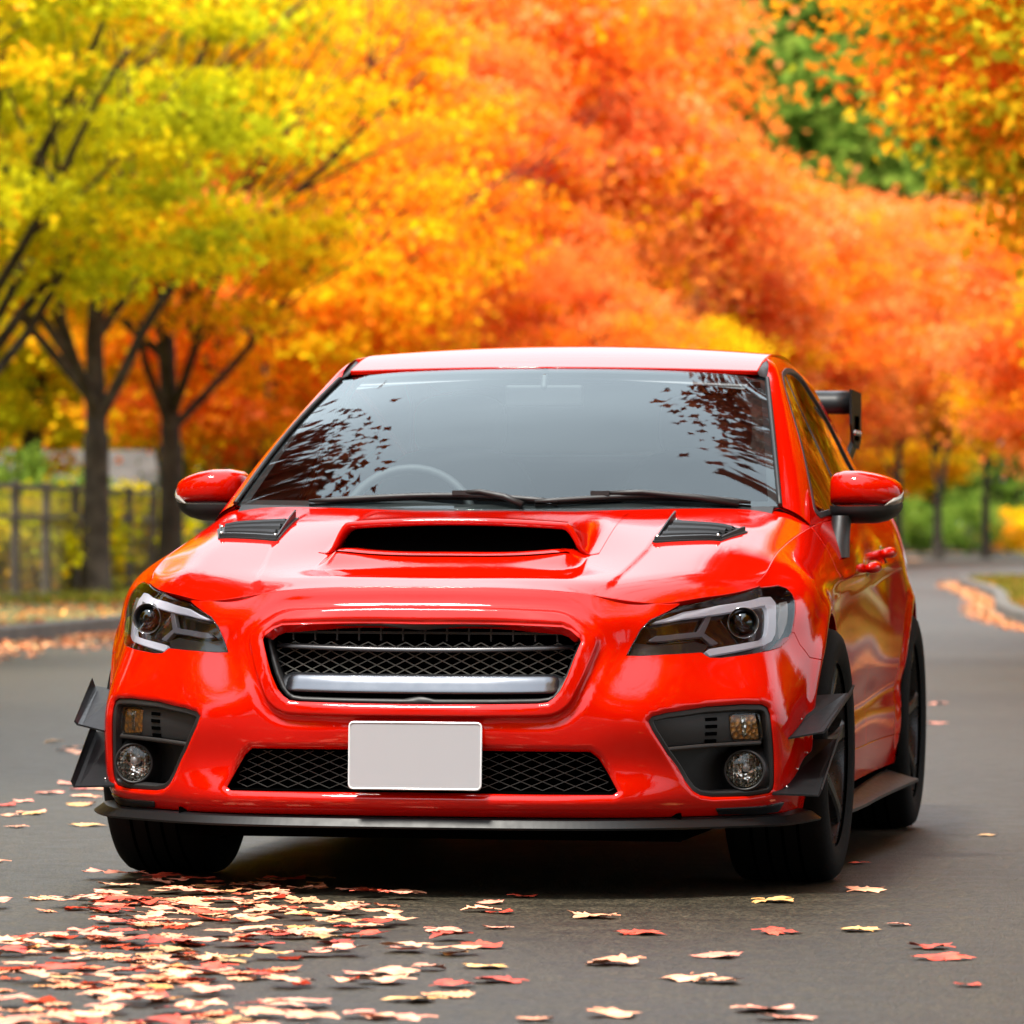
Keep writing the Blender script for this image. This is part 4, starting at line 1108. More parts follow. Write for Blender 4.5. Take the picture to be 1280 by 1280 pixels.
        for x, b, y in zip(xs[1:], zb[1:], yf_[1:]):
            r = []
            dpt = .046 * (1 - .55 * max(0, (x - .93) / .08) ** 2) * min(1, (x - .812) / .03 + .3)
            for j in range(13):
                t = PI / 2 * j / 12
                r.append((x * .998, .895 - (.888 - y) * math.cos(t) ** .5 if j < 12 else .895, b + .001 - dpt * math.sin(t) ** .8))
            Q.append(r)
        m.grid(np.array(Q)); m.add(Q[0], [tuple(range(13))]); m.add(Q[-1], [tuple(range(13))])
        if sd < 0: m.mirror_x()
        m.build('mirror_base', M['black'], mi)
        # indicator strip in the outer corner
        m = MB(); R_ = []
        for x, a, b, y in list(zip(xs, zt, zb, yf_))[6:]:
            k = (x - .97) / .042; h0 = b + .001; h1 = b + .002 + .020 * min(1, k * 2 + .05)
            R_.append([(x + .0035 * min(1, k * 4 + .3), y + .004 - .007 * math.sin(PI * (j / 6)) ** .5 + abs(j / 6 - .5) * .012, h0 + (h1 - h0) * j / 6) for j in range(7)])
        m.grid(np.array(R_))
        if sd < 0: m.mirror_x()
        m.build('mirror_indicator', M['smoked_lens'], mi)
        m = MB(); sec = lambda c, w, d: [(c[0] + w * math.cos(t) , c[1] + d * math.sin(t), c[2]) for t in np.linspace(0, 2 * PI, 17)]
        m.grid(np.array([sec((.852, .800, .945), .027, .05), sec((.852, .765, .90), .027, .05), sec((.854, .725, .862), .027, .06), sec((.858, .70, .832), .026, .07)]))
        if sd < 0: m.mirror_x()
        m.build('mirror_stalk', M['black'], mi)
        m = MB(); m.box((.908, .901, 1.013), (.15, .004, .062)); 
        if sd < 0: m.mirror_x()
        m.build('mirror_glass', M['chrome'], mi)
    # interior
    m = MB(); xs = np.linspace(-.70, .70, 31)
    prof = [(.28, .93), (.42, .955), (.55, .968), (.64, .955), (.68, .90), (.69, .60)]
    m.grid(np.array([[(x, y, z - .02 * (abs(x) / .7) ** 2 + (.020 * math.exp(-((x + .36) / .16) ** 2) if y > .5 else 0)) for x in xs] for y, z in prof]))
    m.build('dashboard', M['dash'], car)
    for sx in (-.36, .36):
        m = MB()
        def blob(c, d, n=14, e_=.6):
            P = []
            for i in range(n + 1):
                t = PI * i / n - PI / 2; r = []
                for j in range(2 * n + 1):
                    p = PI * j / n; sg = lambda a: math.copysign(abs(a) ** e_, a)
                    r.append((c[0] + d[0] * sg(math.cos(t)) * sg(math.cos(p)), c[1] + d[1] * sg(math.cos(t)) * sg(math.sin(p)), c[2] + d[2] * sg(math.sin(t))))
                P.append(r)
            m.grid(np.array(P))
        blob((sx, 1.32, .50), (.25, .26, .10))
        blob((sx, 1.62, .82), (.245, .08, .32))
        st = m.build('front_seat', M['seat'], car)
        m = MB(); blob((sx, 1.68, 1.20), (.135, .055, .095)); m.build('head_rest', M['seat'], st)
    m = MB()
    P = [(-.36 + .185 * math.cos(t), .86 + .06 * math.sin(t), .905 + .165 * math.sin(t)) for t in np.linspace(0, 2 * PI, 40)]
    m.tube(P, .014, 8, caps=False); m.bar((-.53, .86, .905), (-.19, .86, .905), .03); m.bar((-.36, .86, .905), (-.36, .80, .76), .03)
    m.lathe([(0, .02), (.06, .02), (.07, 0)], (-.36, .86, .905), (0, 1, .3), 20)
    m.build('steering_wheel', M['dash'], car)
    m = MB(); m.box((0, .99, 1.275), (.22, .025, .06)); m.bar((0, .98, 1.29), (0, 1.0, 1.335), .02); m.build('rear_view_mirror', M['black'], car, bevel=.008)
    m = MB(); m.grid(np.array([[(x, y, z - .03 * (x / .55) ** 2) for x in np.linspace(-.55, .55, 11)] for y, z in ((1.07, 1.325), (1.25, 1.365), (1.6, 1.39), (2.0, 1.39), (2.4, 1.35))]))
    m.build('headliner', M['liner'], car)
    m = MB(); m.box((0, 2.35, .85), (1.25, .16, .56)); m.box((0, 2.1, .55), (1.25, .5, .16)); m.build('rear_bench', M['seat'], car, bevel=.05)
    m = MB(); m.box((0, 1.4, .33), (1.4, 2.3, .03)); m.build('cabin_floor', M['void'], car)
    m = MB(); m.box((0, .28, .62), (1.36, .03, .60)); m.build('firewall', M['void'], car)

def build_wheels(car):
    def wheel(cx, cy, steer, sd):
        w = empty('wheel', (cx * sd, cy, .327), None, None); del_keys(w)
        w.parent = car; w.rotation_euler = (0, 0, steer)
        R, hw = .327, .134
        prof = [(.235, -hw + .012), (.250, -hw + .002), (.285, -hw), (.308, -hw + .006), (.320, -hw + .018), (.3255, -hw + .034), (.327, -.05), (.327, .05), (.3255, hw - .034), (.320, hw - .018), (.308, hw - .006), (.285, hw), (.250, hw - .002), (.235, hw - .012)]
        m = MB(); m.lathe(prof, (0, 0, 0), (1, 0, 0), 96)
        ty = m.build('tyre', M['rubber'], w)
        m = MB()   # tread grooves as dark rings, standing a hair proud
        for gx in (-.06, -.02, .02, .06): m.lathe([(.3274, gx - .004), (.3274, gx + .004)], (0, 0, 0), (1, 0, 0), 96)
        m.build('tread_groove', M['void'], w)
        m = MB(); s = sd
        m.lathe([(.200, -s * .09), (.222, -s * .10), (.236, -s * .108), (.232, -s * .05), (.215, s * .02), (.222, s * .085), (.232, s * .108), (.238, s * .1155), (.243, s * .114), (.242, s * .104)], (0, 0, 0), (1, 0, 0), 72)
        rm = m.build('rim', M['rim'], w)
        m = MB()
        for k in range(6):
            a = 2 * PI * k / 6 + .25
            d = Vector((0, math.cos(a), math.sin(a))); t = Vector((0, -math.sin(a), math.cos(a)))
            P = []
            for r, wd, x0, th in ((.035, .030, .080, .04), (.08, .024, .092, .036), (.14, .020, .104, .032), (.19, .022, .112, .028), (.226, .034, .115, .024)):
                c = d * r; X = s * x0; Y = s * (x0 - th)
                P.append([tuple(c + t * wd + Vector((Y, 0, 0))), tuple(c + t * wd * .9 + Vector((X - s * .006, 0, 0))), tuple(c + t * wd * .55 + Vector((X, 0, 0))), tuple(c - t * wd * .55 + Vector((X, 0, 0))), tuple(c - t * wd * .9 + Vector((X - s * .006, 0, 0))), tuple(c - t * wd + Vector((Y, 0, 0)))])
            m.grid(np.array(P), False)
        m.lathe([(.0, s * .07), (.028, s * .07), (.033, s * .064), (.036, s * .06), (.062, s * .062), (.068, s * .05), (.068, s * .0)], (0, 0, 0), (1, 0, 0), 36)
        m.build('spokes', M['rim'], w)
        for k in range(5):
            m = MB(); a = 2 * PI * k / 5; m.lathe([(0, s * .078), (.008, s * .078), (.010, s * .06)], (0, .05 * math.cos(a), .05 * math.sin(a)), (1, 0, 0), 8)
            m.build('wheel_nut', M['steel'], w)
        m = MB(); m.lathe([(.07, s * .02), (.165, s * .02), (.165, -s * .008), (.07, -s * .008)], (0, 0, 0), (1, 0, 0), 60); m.build('brake_disc', M['steel'], w)
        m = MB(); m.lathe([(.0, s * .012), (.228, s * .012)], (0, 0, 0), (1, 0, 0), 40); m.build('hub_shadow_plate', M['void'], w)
        return w
    for sd in (1, -1):
        wheel(.806, 0, math.radians(-1.2), sd)
        wheel(.750, 2.65, 0, sd)

def del_keys(o):
    for k in ('label', 'category', 'group'):
        if k in o: del o[k]

def build_wing(car):
    m = MB(); xs = np.linspace(-.605, .605, 25); P = []
    af = [(0, .0), (.006, .022), (.03, .036), (.08, .042), (.15, .036), (.24, .018), (.25, .012), (.24, .010), (.15, -.004), (.07, -.028), (.02, -.030), (.004, -.018), (0, 0)]
    for x in xs: P.append([(x, 3.30 + a, 1.305 + b * 1.05) for a, b in af])
    m.grid(np.array(P)); m.add(P[0], [tuple(range(len(af)))]); m.add(P[-1], [tuple(range(len(af)))])
    w = m.build('rear_wing', M['satin'], car)
    for sd in (1, -1):
        m = MB(); pts = [(3.27, 1.352), (3.56, 1.345), (3.57, 1.20), (3.50, 1.165), (3.34, 1.185), (3.275, 1.24)]
        for X in (.605, .612): m.add([(X, y, z) for y, z in pts], [tuple(range(6))])
        m.grid(np.array([[(.605, y, z) for y, z in pts + pts[:1]], [(.612, y, z) for y, z in pts + pts[:1]]]), False)
        if sd < 0: m.mirror_x()
        m.build('wing_end_plate', M['satin'], w)
        m = MB(); m.grid(np.array([[(x, y, z) for x, y in ((.612, 3.36), (.598, 3.36), (.598, 3.50), (.612, 3.50), (.612, 3.36))] for z in (1.27, 1.19)] + [[(x - .025, y, 1.11) for x, y in ((.612, 3.34), (.594, 3.34), (.594, 3.47), (.612, 3.47), (.612, 3.34))], [(x - .06, y, 1.04) for x, y in ((.62, 3.28), (.586, 3.28), (.586, 3.44), (.62, 3.44), (.62, 3.28))]]), False)
        if sd < 0: m.mirror_x()
        m.build('wing_foot', M['satin'], w)
        for y, z in ((3.36, 1.215), (3.46, 1.215)):
            m = MB(); m.lathe([(0, .012), (.008, .012), (.009, 0)], (.612, y, z), (1, 0, 0), 12)
            if sd < 0: m.mirror_x()
            m.build('bolt', M['screw'], w)

# ================================================================== the place
VF = Vector((-math.sin(CAM_YAW), math.cos(CAM_YAW), 0)); VR = Vector((math.cos(CAM_YAW), math.sin(CAM_YAW), 0))
def at(d, lat, z=0.0):
    """ground point d metres down the road from the camera and lat metres to its right"""
    p = Vector(CAM_LOC) + VF * d + VR * lat
    return (p.x, p.y, z)

def ground_material(name, cols, scale=2.0, rough=0.9, bump=0.3, bscale=60):
    m, nt, b = new_mat(name)
    tc = N(nt, 'ShaderNodeTexCoord')
    nz = N(nt, 'ShaderNodeTexNoise'); nz.inputs['Scale'].default_value = scale; nz.inputs['Detail'].default_value = 8
    cr = N(nt, 'ShaderNodeValToRGB'); el = cr.color_ramp.elements
    while len(el) < len(cols): el.new(0.5)
    for i, c in enumerate(cols):
        el[i].position = 0.28 + 0.44 * i / max(1, len(cols) - 1); el[i].color = (*c, 1)
    nt.links.new(tc.outputs['Object'], nz.inputs['Vector']); nt.links.new(nz.outputs['Fac'], cr.inputs['Fac']); nt.links.new(cr.outputs['Color'], b.inputs['Base Color'])
    n2 = N(nt, 'ShaderNodeTexNoise'); n2.inputs['Scale'].default_value = bscale; n2.inputs['Detail'].default_value = 4
    nt.links.new(tc.outputs['Object'], n2.inputs['Vector'])
    bp = N(nt, 'ShaderNodeBump'); bp.inputs['Strength'].default_value = bump; bp.inputs['Distance'].default_value = 0.01
    nt.links.new(n2.outputs['Fac'], bp.inputs['Height']); nt.links.new(bp.outputs['Normal'], b.inputs['Normal'])
    b.inputs['Roughness'].default_value = rough; b.inputs['Specular IOR Level'].default_value = 0.3
    return m

def asphalt_material():
    m, nt, b = new_mat('asphalt')
    tc = N(nt, 'ShaderNodeTexCoord'); lk = nt.links.new
    big = N(nt, 'ShaderNodeTexNoise'); big.inputs['Scale'].default_value = 0.35; big.inputs['Detail'].default_value = 6
    mid = N(nt, 'ShaderNodeTexNoise'); mid.inputs['Scale'].default_value = 9; mid.inputs['Detail'].default_value = 8
    vor = N(nt, 'ShaderNodeTexVoronoi'); vor.inputs['Scale'].default_value = 130
    fine = N(nt, 'ShaderNodeTexNoise'); fine.inputs['Scale'].default_value = 190; fine.inputs['Detail'].default_value = 3
    for n in (big, mid, vor, fine): lk(tc.outputs['Object'], n.inputs['Vector'])
    c1 = N(nt, 'ShaderNodeValToRGB'); c1.color_ramp.elements[0].color = (.0135, .0115, .0070, 1); c1.color_ramp.elements[1].color = (.027, .0232, .0150, 1)
    c1.color_ramp.elements[0].position = .3; c1.color_ramp.elements[1].position = .7
    lk(big.outputs['Fac'], c1.inputs['Fac'])
    c2 = N(nt, 'ShaderNodeValToRGB'); c2.color_ramp.elements[0].color = (.55, .55, .55, 1); c2.color_ramp.elements[1].color = (1.35, 1.33, 1.3, 1)
    c2.color_ramp.elements[0].position = .3; c2.color_ramp.elements[1].position = .72
    lk(mid.outputs['Fac'], c2.inputs['Fac'])
    mx = N(nt, 'ShaderNodeMix', data_type='RGBA', blend_type='MULTIPLY'); mx.inputs['Factor'].default_value = 1
    lk(c1.outputs['Color'], mx.inputs[6]); lk(c2.outputs['Color'], mx.inputs[7])
    # stone chips
    c3 = N(nt, 'ShaderNodeValToRGB'); c3.color_ramp.elements[0].color = (.5, .5, .5, 1); c3.color_ramp.elements[1].color = (2.4, 2.3, 2.2, 1)
    c3.color_ramp.elements[0].position = .35; c3.color_ramp.elements[1].position = .8
    lk(vor.outputs['Color'], c3.inputs['Fac'])
    m2 = N(nt, 'ShaderNodeMix', data_type='RGBA', blend_type='MULTIPLY'); m2.inputs['Factor'].default_value = 1.0
    lk(mx.outputs[2], m2.inputs[6]); lk(c3.outputs['Color'], m2.inputs[7]); lk(m2.outputs[2], b.inputs['Base Color'])
    mr = N(nt, 'ShaderNodeMapRange'); mr.inputs['To Min'].default_value = .42; mr.inputs['To Max'].default_value = .66
    lk(mid.outputs['Fac'], mr.inputs['Value']); lk(mr.outputs['Result'], b.inputs['Roughness'])
    ad = N(nt, 'ShaderNodeMath', operation='ADD'); lk(vor.outputs['Distance'], ad.inputs[0]); lk(fine.outputs['Fac'], ad.inputs[1])
    bp = N(nt, 'ShaderNodeBump'); bp.inputs['Strength'].default_value = .55; bp.inputs['Distance'].default_value = .004
    lk(ad.outputs[0], bp.inputs['Height']); lk(bp.outputs['Normal'], b.inputs['Normal'])
    b.inputs['Specular IOR Level'].default_value = .24
    return m

def leaf_material(name, stops, trans=0.55):
    """tree leaves: the colour of each leaf comes from the two random numbers stored on it"""
    m = bpy.data.materials.new(name); m.use_nodes = True
    nt = m.node_tree; nt.nodes.clear(); lk = nt.links.new
    out = N(nt, 'ShaderNodeOutputMaterial'); at_ = N(nt, 'ShaderNodeAttribute', attribute_name='leaf')
    sp = N(nt, 'ShaderNodeSeparateColor'); lk(at_.outputs['Color'], sp.inputs[0])
    cr = N(nt, 'ShaderNodeValToRGB'); el = cr.color_ramp.elements
    while len(el) < len(stops): el.new(.5)
    for i, (p, c) in enumerate(stops): el[i].position = p; el[i].color = (*c, 1)
    lk(sp.outputs[0], cr.inputs['Fac'])
    hs = N(nt, 'ShaderNodeHueSaturation'); lk(cr.outputs['Color'], hs.inputs['Color'])
    mr = N(nt, 'ShaderNodeMapRange'); mr.inputs['To Min'].default_value = .62; mr.inputs['To Max'].default_value = 1.25
    hs.inputs['Saturation'].default_value = 1.0
    lk(sp.outputs[1], mr.inputs['Value']); lk(mr.outputs['Result'], hs.inputs['Value'])
    df = N(nt, 'ShaderNodeBsdfDiffuse'); tl = N(nt, 'ShaderNodeBsdfTranslucent')
    lk(hs.outputs['Color'], df.inputs['Color']); lk(hs.outputs['Color'], tl.inputs['Color'])
    mx = N(nt, 'ShaderNodeMixShader'); mx.inputs[0].default_value = trans
    lk(df.outputs[0], mx.inputs[1]); lk(tl.outputs[0], mx.inputs[2]); lk(mx.outputs[0], out.inputs[0])
    return m

def bark_material():
    m = ground_material('maple_bark', [(.020, .015, .011), (.042, .033, .024), (.075, .060, .045)], 5, .9, .8, 22)
    return m

LEAFMAT = {}
def make_place_materials():
    Y, YG, O, RO, CO, GR = (.92, .62, .010), (.76, .70, .014), (.93, .34, .012), (.90, .15, .02), (.94, .25, .08), (.10, .17, .020)
    OL = (.54, .48, .014)
    LEAFMAT['yellow'] = leaf_material('yellow_maple_leaves', [(0, (.42, .46, .015)), (.28, YG), (.58, Y), (.82, O), (1, CO)])
    LEAFMAT['lime'] = leaf_material('yellow_green_maple_leaves', [(0, (.38, .42, .02)), (.3, (.60, .60, .015)), (.6, (.80, .70, .012)), (.85, Y), (1, O)])
    LEAFMAT['amber'] = leaf_material('amber_maple_leaves', [(0, YG), (.25, Y), (.55, (.93, .42, .010)), (.8, O), (1, CO)])
    LEAFMAT['orange'] = leaf_material('orange_maple_leaves', [(0, YG), (.14, Y), (.4, O), (.75, (.95, .24, .020)), (1, CO)])
    LEAFMAT['coral'] = leaf_material('coral_maple_leaves', [(0, Y), (.15, O), (.42, (.96, .26, .035)), (.75, (.96, .28, .075)), (1, (.97, .40, .13))])
    LEAFMAT['rust'] = leaf_material('orange_and_green_maple_leaves', [(0, (.20, .24, .02)), (.22, OL), (.40, (.90, .44, .014)), (.72, (.95, .32, .015)), (1, (.93, .18, .025))])
    LEAFMAT['maroon'] = leaf_material('dark_red_maple_leaves', [(0, (.16, .05, .02)), (.5, (.34, .06, .03)), (1, (.55, .14, .05))], .4)
    LEAFMAT['green'] = leaf_material('green_leaves', [(0, (.08, .14, .02)), (.5, (.15, .25, .03)), (1, (.34, .42, .06))])
    M['bark'] = bark_material()
    M['asphalt'] = asphalt_material()
    M['soil'] = ground_material('verge_soil', [(.06, .05, .02), (.10, .10, .025), (.16, .13, .05)], 1.2)
    M['kerb'] = ground_material('kerb_concrete', [(.075, .07, .062), (.13, .12, .105)], 6, .85, .4, 90)
    M['wood'] = ground_material('weathered_wood', [(.06, .052, .042), (.11, .095, .078)], 4, .85, .4, 40)
    M['wall'] = ground_material('grey_render', [(.10, .095, .085), (.15, .14, .125)], 1.5, .9, .2, 30)
    M['shed_roof'] = ground_material('shed_roofing', [(.05, .045, .04), (.09, .08, .07)], 3, .8, .2, 30)

# ------------------------------------------------------------------ trees
LEAF_SHAPE = [(0, 0), (.30, .28), (.52, .22), (.46, .52), (.20, .62), (0, 1.0), (-.20, .62), (-.46, .52), (-.52, .22), (-.30, .28)]
def crown_mesh(name, seed, rx, ry, rz, n_clump, per, leaf, clump_r=.75, flat=.55, bottom=-1.0, detailed=False):
    """crown made of leaf clumps spread through an uneven ellipsoid"""
    g = np.random.default_rng(seed)
    dirs = g.normal(size=(n_clump, 3)); dirs /= np.linalg.norm(dirs, axis=1, keepdims=True)
    rad = g.uniform(0.25, 1, n_clump) ** .55
    # lobes make the outline uneven
    lob = g.normal(size=(9, 3)); lob /= np.linalg.norm(lob, axis=1, keepdims=True)
    bump = 1 + .22 * np.max(np.clip(dirs @ lob.T, 0, 1) ** 6, axis=1) - .14
    c = dirs * (rad * bump)[:, None]
    c = c[c[:, 2] > bottom]; n_clump = len(c)
    c *= [rx, ry, rz]
    cv = g.uniform(0, 1, n_clump)
    k = np.repeat(np.arange(n_clump), per); n = len(k)
    cr = clump_r * g.uniform(.6, 1.35, n_clump)
    off = g.normal(size=(n, 3)) * .5; off *= (cr[k])[:, None]; off[:, 2] *= flat
    P = c[k] + off
    nrm = g.normal(size=(n, 3)) * .8 + [0, 0, .55]; nrm /= np.linalg.norm(nrm, axis=1, keepdims=True)
    t = np.cross(nrm, g.normal(size=(n, 3))); t /= np.linalg.norm(t, axis=1, keepdims=True); b = np.cross(nrm, t)
    L = leaf * g.uniform(.65, 1.3, n)
    if detailed:
        sh = np.array(LEAF_SHAPE); m = len(sh)
        z = (np.abs(sh[:, 0]) * .25 - (sh[:, 1] - .4) ** 2 * .25)
    else:
        sh = np.array([(0, 0), (.46, .42), (0, 1), (-.46, .42)]); m = 4; z = np.array([-.08, .06, -.08, .06])
    V = P[:, None] + (t[:, None] * sh[None, :, 0, None] + b[:, None] * (sh[None, :, 1, None] - .4) + nrm[:, None] * z[None, :, None]) * L[:, None, None]
    V = V.reshape(-1, 3)
    me = bpy.data.meshes.new(name)
    me.vertices.add(n * m); me.vertices.foreach_set('co', V.ravel().astype(np.float32))
    me.loops.add(n * m); me.loops.foreach_set('vertex_index', np.arange(n * m, dtype=np.int32))
    me.polygons.add(n); me.polygons.foreach_set('loop_start', np.arange(0, n * m, m, dtype=np.int32))
    me.update(calc_edges=True)
    a = np.clip(cv[k] * .76 + g.uniform(0, 1, n) * .24, 0, 1); v = g.uniform(0, 1, n)
    col = np.stack([a, v, v * 0, v * 0 + 1], 1)
    at_ = me.attributes.new('leaf', 'FLOAT_COLOR', 'FACE'); at_.data.foreach_set('color', col.ravel().astype(np.float32))
    me.validate()
    return me

def trunk_mesh(name, seed, h_fork, r0, spread, top, n_limb=5, lean=(0, 0)):
    g = random.Random(seed); m = MB()
    def limb(p0, d0, length, r_a, r_b, bend, depth, n=7):
        p = Vector(p0); d = Vector(d0).normalized(); pts = [p.copy()]; rad = [r_a]
        for i in range(n):
            d = (d + Vector((g.uniform(-1, 1), g.uniform(-1, 1), g.uniform(-.6, .8))) * bend).normalized()
            p = p + d * length / n; pts.append(p.copy()); rad.append(r_a + (r_b - r_a) * (i + 1) / n)
        m.tube(pts, rad, 9 if r_a > .04 else 6)
        if depth > 0:
            for q in range(4 if depth > 1 else 3):
                i = g.randint(2, n - 1); dd = (d + Vector((g.uniform(-1, 1), g.uniform(-1, 1), g.uniform(-.2, .7)))).normalized()
                limb(pts[i], dd, length * g.uniform(.45, .7), rad[i] * .62, rad[i] * .18, bend * 1.2, depth - 1, 6)
        return pts
    base = [(0, 0, -.05), (0.01, 0, .06), (lean[0] * .3, lean[1] * .3, h_fork * .35), (lean[0] * .7, lean[1] * .7, h_fork * .75), (lean[0], lean[1], h_fork)]
    m.tube(base, [r0 * 1.7, r0 * 1.25, r0, r0 * .92, r0 * .95], 14)
    f = Vector(base[-1]); a0 = g.uniform(0, 6.28)
    limb(f - Vector((0, 0, .15)), (g.uniform(-.15, .15), g.uniform(-.15, .15), 1), top - h_fork, r0 * .8, r0 * .12, .10, 2, 10)
    for k in range(n_limb):
        a = a0 + 2 * PI * k / n_limb + g.uniform(-.3, .3)
        el = g.uniform(.75, 1.5)
        limb(f + Vector((0, 0, -.12 + g.uniform(0, 1) * (top - h_fork) * .35)), (math.cos(a), math.sin(a), el), spread * g.uniform(.95, 1.3), r0 * g.uniform(.36, .50), r0 * .10, .13, 2, 8)
    me_o = m.build(name, M['bark'], None, fix=False)
    me = me_o.data; bpy.data.objects.remove(me_o)
    return me

def build_trees():
    crowns = {
        'round': crown_mesh('maple_crown_round', 11, 3.1, 3.1, 3.4, 170, 190, .10, clump_r=.70, flat=.32, bottom=-.80),
        'wide': crown_mesh('maple_crown_wide', 12, 3.9, 3.9, 3.3, 300, 160, .125, flat=.42),
        'tall': crown_mesh('maple_crown_tall', 13, 3.2, 3.2, 4.6, 320, 160, .125, flat=.42),
        'soft': crown_mesh('maple_crown_soft', 14, 4.2, 4.2, 4.4, 360, 160, .16, clump_r=1.0, flat=.42),
        'far': crown_mesh('forest_crown', 15, 6.5, 6.5, 9.5, 420, 80, .45, clump_r=1.6),
        'near': crown_mesh('maple_crown_near', 16, 3.4, 3.4, 2.7, 460, 110, .10, clump_r=.55, flat=.40, detailed=True),
    }
    trunks = {
        'round': trunk_mesh('maple_trunk_round', 21, 1.9, .16, 3.9, 8.2, 9),
        'wide': trunk_mesh('maple_trunk_wide', 22, 2.2, .19, 3.6, 7.2, 6),
        'tall': trunk_mesh('maple_trunk_tall', 23, 2.4, .18, 3.4, 9.0),
        'soft': trunk_mesh('maple_trunk_soft', 24, 2.4, .17, 3.6, 8.4),
        'far': trunk_mesh('forest_trunk', 25, 6.0, .35, 6.0, 20),
        'near': trunk_mesh('maple_trunk_near', 26, 2.6, .17, 2.0, 5.8, 6),
    }
    cz = {'round': 5.9, 'wide': 5.0, 'tall': 6.3, 'soft': 6.0, 'far': 10.5, 'near': 5.3}
    def tree(kind, mat, d, lat, label, scale=1.0, rot=None, dz=0.0, group=None, name='maple_tree', loc=None, zs=1.0):
        p = loc or at(d, lat, 0.10)
        t = empty(name, p, label, 'tree', group, rz=RNG.uniform(0, 6.28) if rot is None else rot)
        t.scale = (scale, scale, scale * zs)
        for nm, me, mt in (('trunk', trunks[kind], M['bark']), ('crown', crowns[kind], LEAFMAT[mat])):
            if not me.materials: me.materials.append(mt)
            o = bpy.data.objects.new(nm, me); COL.objects.link(o); o.parent = t
            o.material_slots[0].link = 'OBJECT'; o.material_slots[0].material = mt
            if nm == 'crown': o.location = (0, 0, cz[kind] + dz)
        return t
    px = lambda x, d: (x - 640) / 7001 * d
    T = lambda kind, mat, x, d, label, **k: tree(kind, mat, d, px(x, d), label, **k)
    # left verge, near to far
    T('round', 'lime', -45, 57, 'yellow green maple whose dark trunk stands at the left edge of the photo', rot=.4, scale=.95)
    T('round', 'yellow', 120, 66, 'yellow maple with a tall forked trunk beside the left fence', rot=2.3)
    T('round', 'amber', 214, 71, 'golden maple with long side limbs right behind the left door mirror', rot=4.4, scale=.98)
    T('wide', 'orange', 330, 88, 'orange maple half hidden behind the left windscreen pillar', rot=1.0)
    T('tall', 'lime', 40, 92, 'green tinged yellow maple behind the fence', rot=5.0)
    T('tall', 'orange', 425, 98, 'orange maple rising over the left end of the car roof', rot=3.3, dz=.2)
    T('tall', 'yellow', 190, 112, 'tall yellow maple at the back of the left row')
    T('tall', 'coral', 545, 106, 'slender coral maple just left of the roof centre', dz=.2)
    T('soft', 'orange', 345, 130, 'orange maple far back between the yellow trees', scale=1.1)
    T('soft', 'coral', 585, 112, 'coral red maple above the middle of the car roof', rot=.3, dz=.4, scale=1.22)
    T('soft', 'coral', 645, 122, 'tallest coral red maple right of the roof centre', rot=2.0, dz=.6, scale=1.30)
    T('soft', 'coral', 835, 128, 'coral orange maple below the gap to the green forest', rot=3.1, scale=.98)
    T('soft', 'coral', 520, 135, 'pink coral maple behind the orange maple', dz=.6, scale=1.40)
    T('soft', 'coral', 945, 142, 'coral maple above the right end of the car roof', rot=4.0, scale=.98)
    T('wide', 'coral', 700, 100, 'low coral maple just above the middle of the roof', scale=.72)
    T('wide', 'amber', 810, 104, 'small bright amber maple just above the roof', scale=.62)
    T('soft', 'coral', 1030, 152, 'coral maple right behind the rear wing', rot=1.2, scale=.88, dz=.8)
    T('soft', 'coral', 1122, 158, 'coral maple with a thin dark trunk right of the rear wing', rot=2.2, scale=.80, dz=2.6)
    T('soft', 'amber', 1172, 172, 'amber maple whose thin trunk stands before the far fence', rot=.8, scale=.80, dz=2.6)
    T('soft', 'orange', 1232, 178, 'orange maple with a pale trunk at the far road bend', rot=5.5, scale=.80, dz=2.6)
    T('soft', 'amber', 1310, 182, 'amber maple at the right end of the far fence', rot=5.0, scale=.85, dz=2.2)
    T('soft', 'orange', 1010, 205, 'small orange maple farthest down the road', scale=.95)
    T('soft', 'amber', 1120, 215, 'small amber maple behind the far fence', scale=1.0)
    # right verge
    T('near', 'rust', 1570, 43, 'orange and green maple overhanging the road at the upper right', rot=1.1, scale=1.06, dz=-.7)
    T('near', 'rust', 1585, 56, 'rust orange maple beyond the overhanging branches at right', rot=2.6, scale=1.0, dz=.9)
    T('wide', 'rust', 1590, 70, 'golden orange maple at the right edge behind the door mirror', rot=.5, scale=.80)
    T('wide', 'coral', 1430, 92, 'coral maple beside the leafy right verge', rot=3.5, scale=.85)
    T('wide', 'orange', 1385, 118, 'orange maple near the right road corner', scale=.82)
    # forest behind
    for x, d, lab in ((905, 235, 'tall green forest tree left in the gap of orange crowns'), (1010, 250, 'tall green forest tree in the middle of the gap'), (1110, 240, 'tall green forest tree right in the gap of orange crowns'), (760, 260, 'green forest tree behind the coral maples'), (1230, 262, 'green forest tree behind the upper right branches'), (560, 262, 'green forest tree far behind the orange maples'), (330, 250, 'green forest tree far behind the yellow maples'), (120, 240, 'green forest tree far behind the left fence')):
        T('far', 'green', x, d, lab, name='forest_tree', scale=RNG.uniform(1.2, 1.4))
    for i, (x, y) in enumerate(((18, 30), (19, 46), (22, 62), (26, 80)) ):
        tree('far', 'green', 0, 0, 'tall green forest tree behind the right verge beside the road', name='forest_tree', loc=(x, y, 0), scale=1.0 + .1 * (i % 3), group='forest behind the right verge')
    for i, (x, y) in enumerate(((-26, -62), (-13, -66), (0, -68), (12, -66), (24, -62), (36, -52), (-38, -52))):  # added out of view to keep low sky out of the bumper's reflection
        tree('far', 'green', 0, 0, 'unseen tall green forest tree added behind the camera to block low sky', name='forest_tree', loc=(x, y, 0), scale=1.0 + .1 * (i % 3), group='added forest behind the camera')
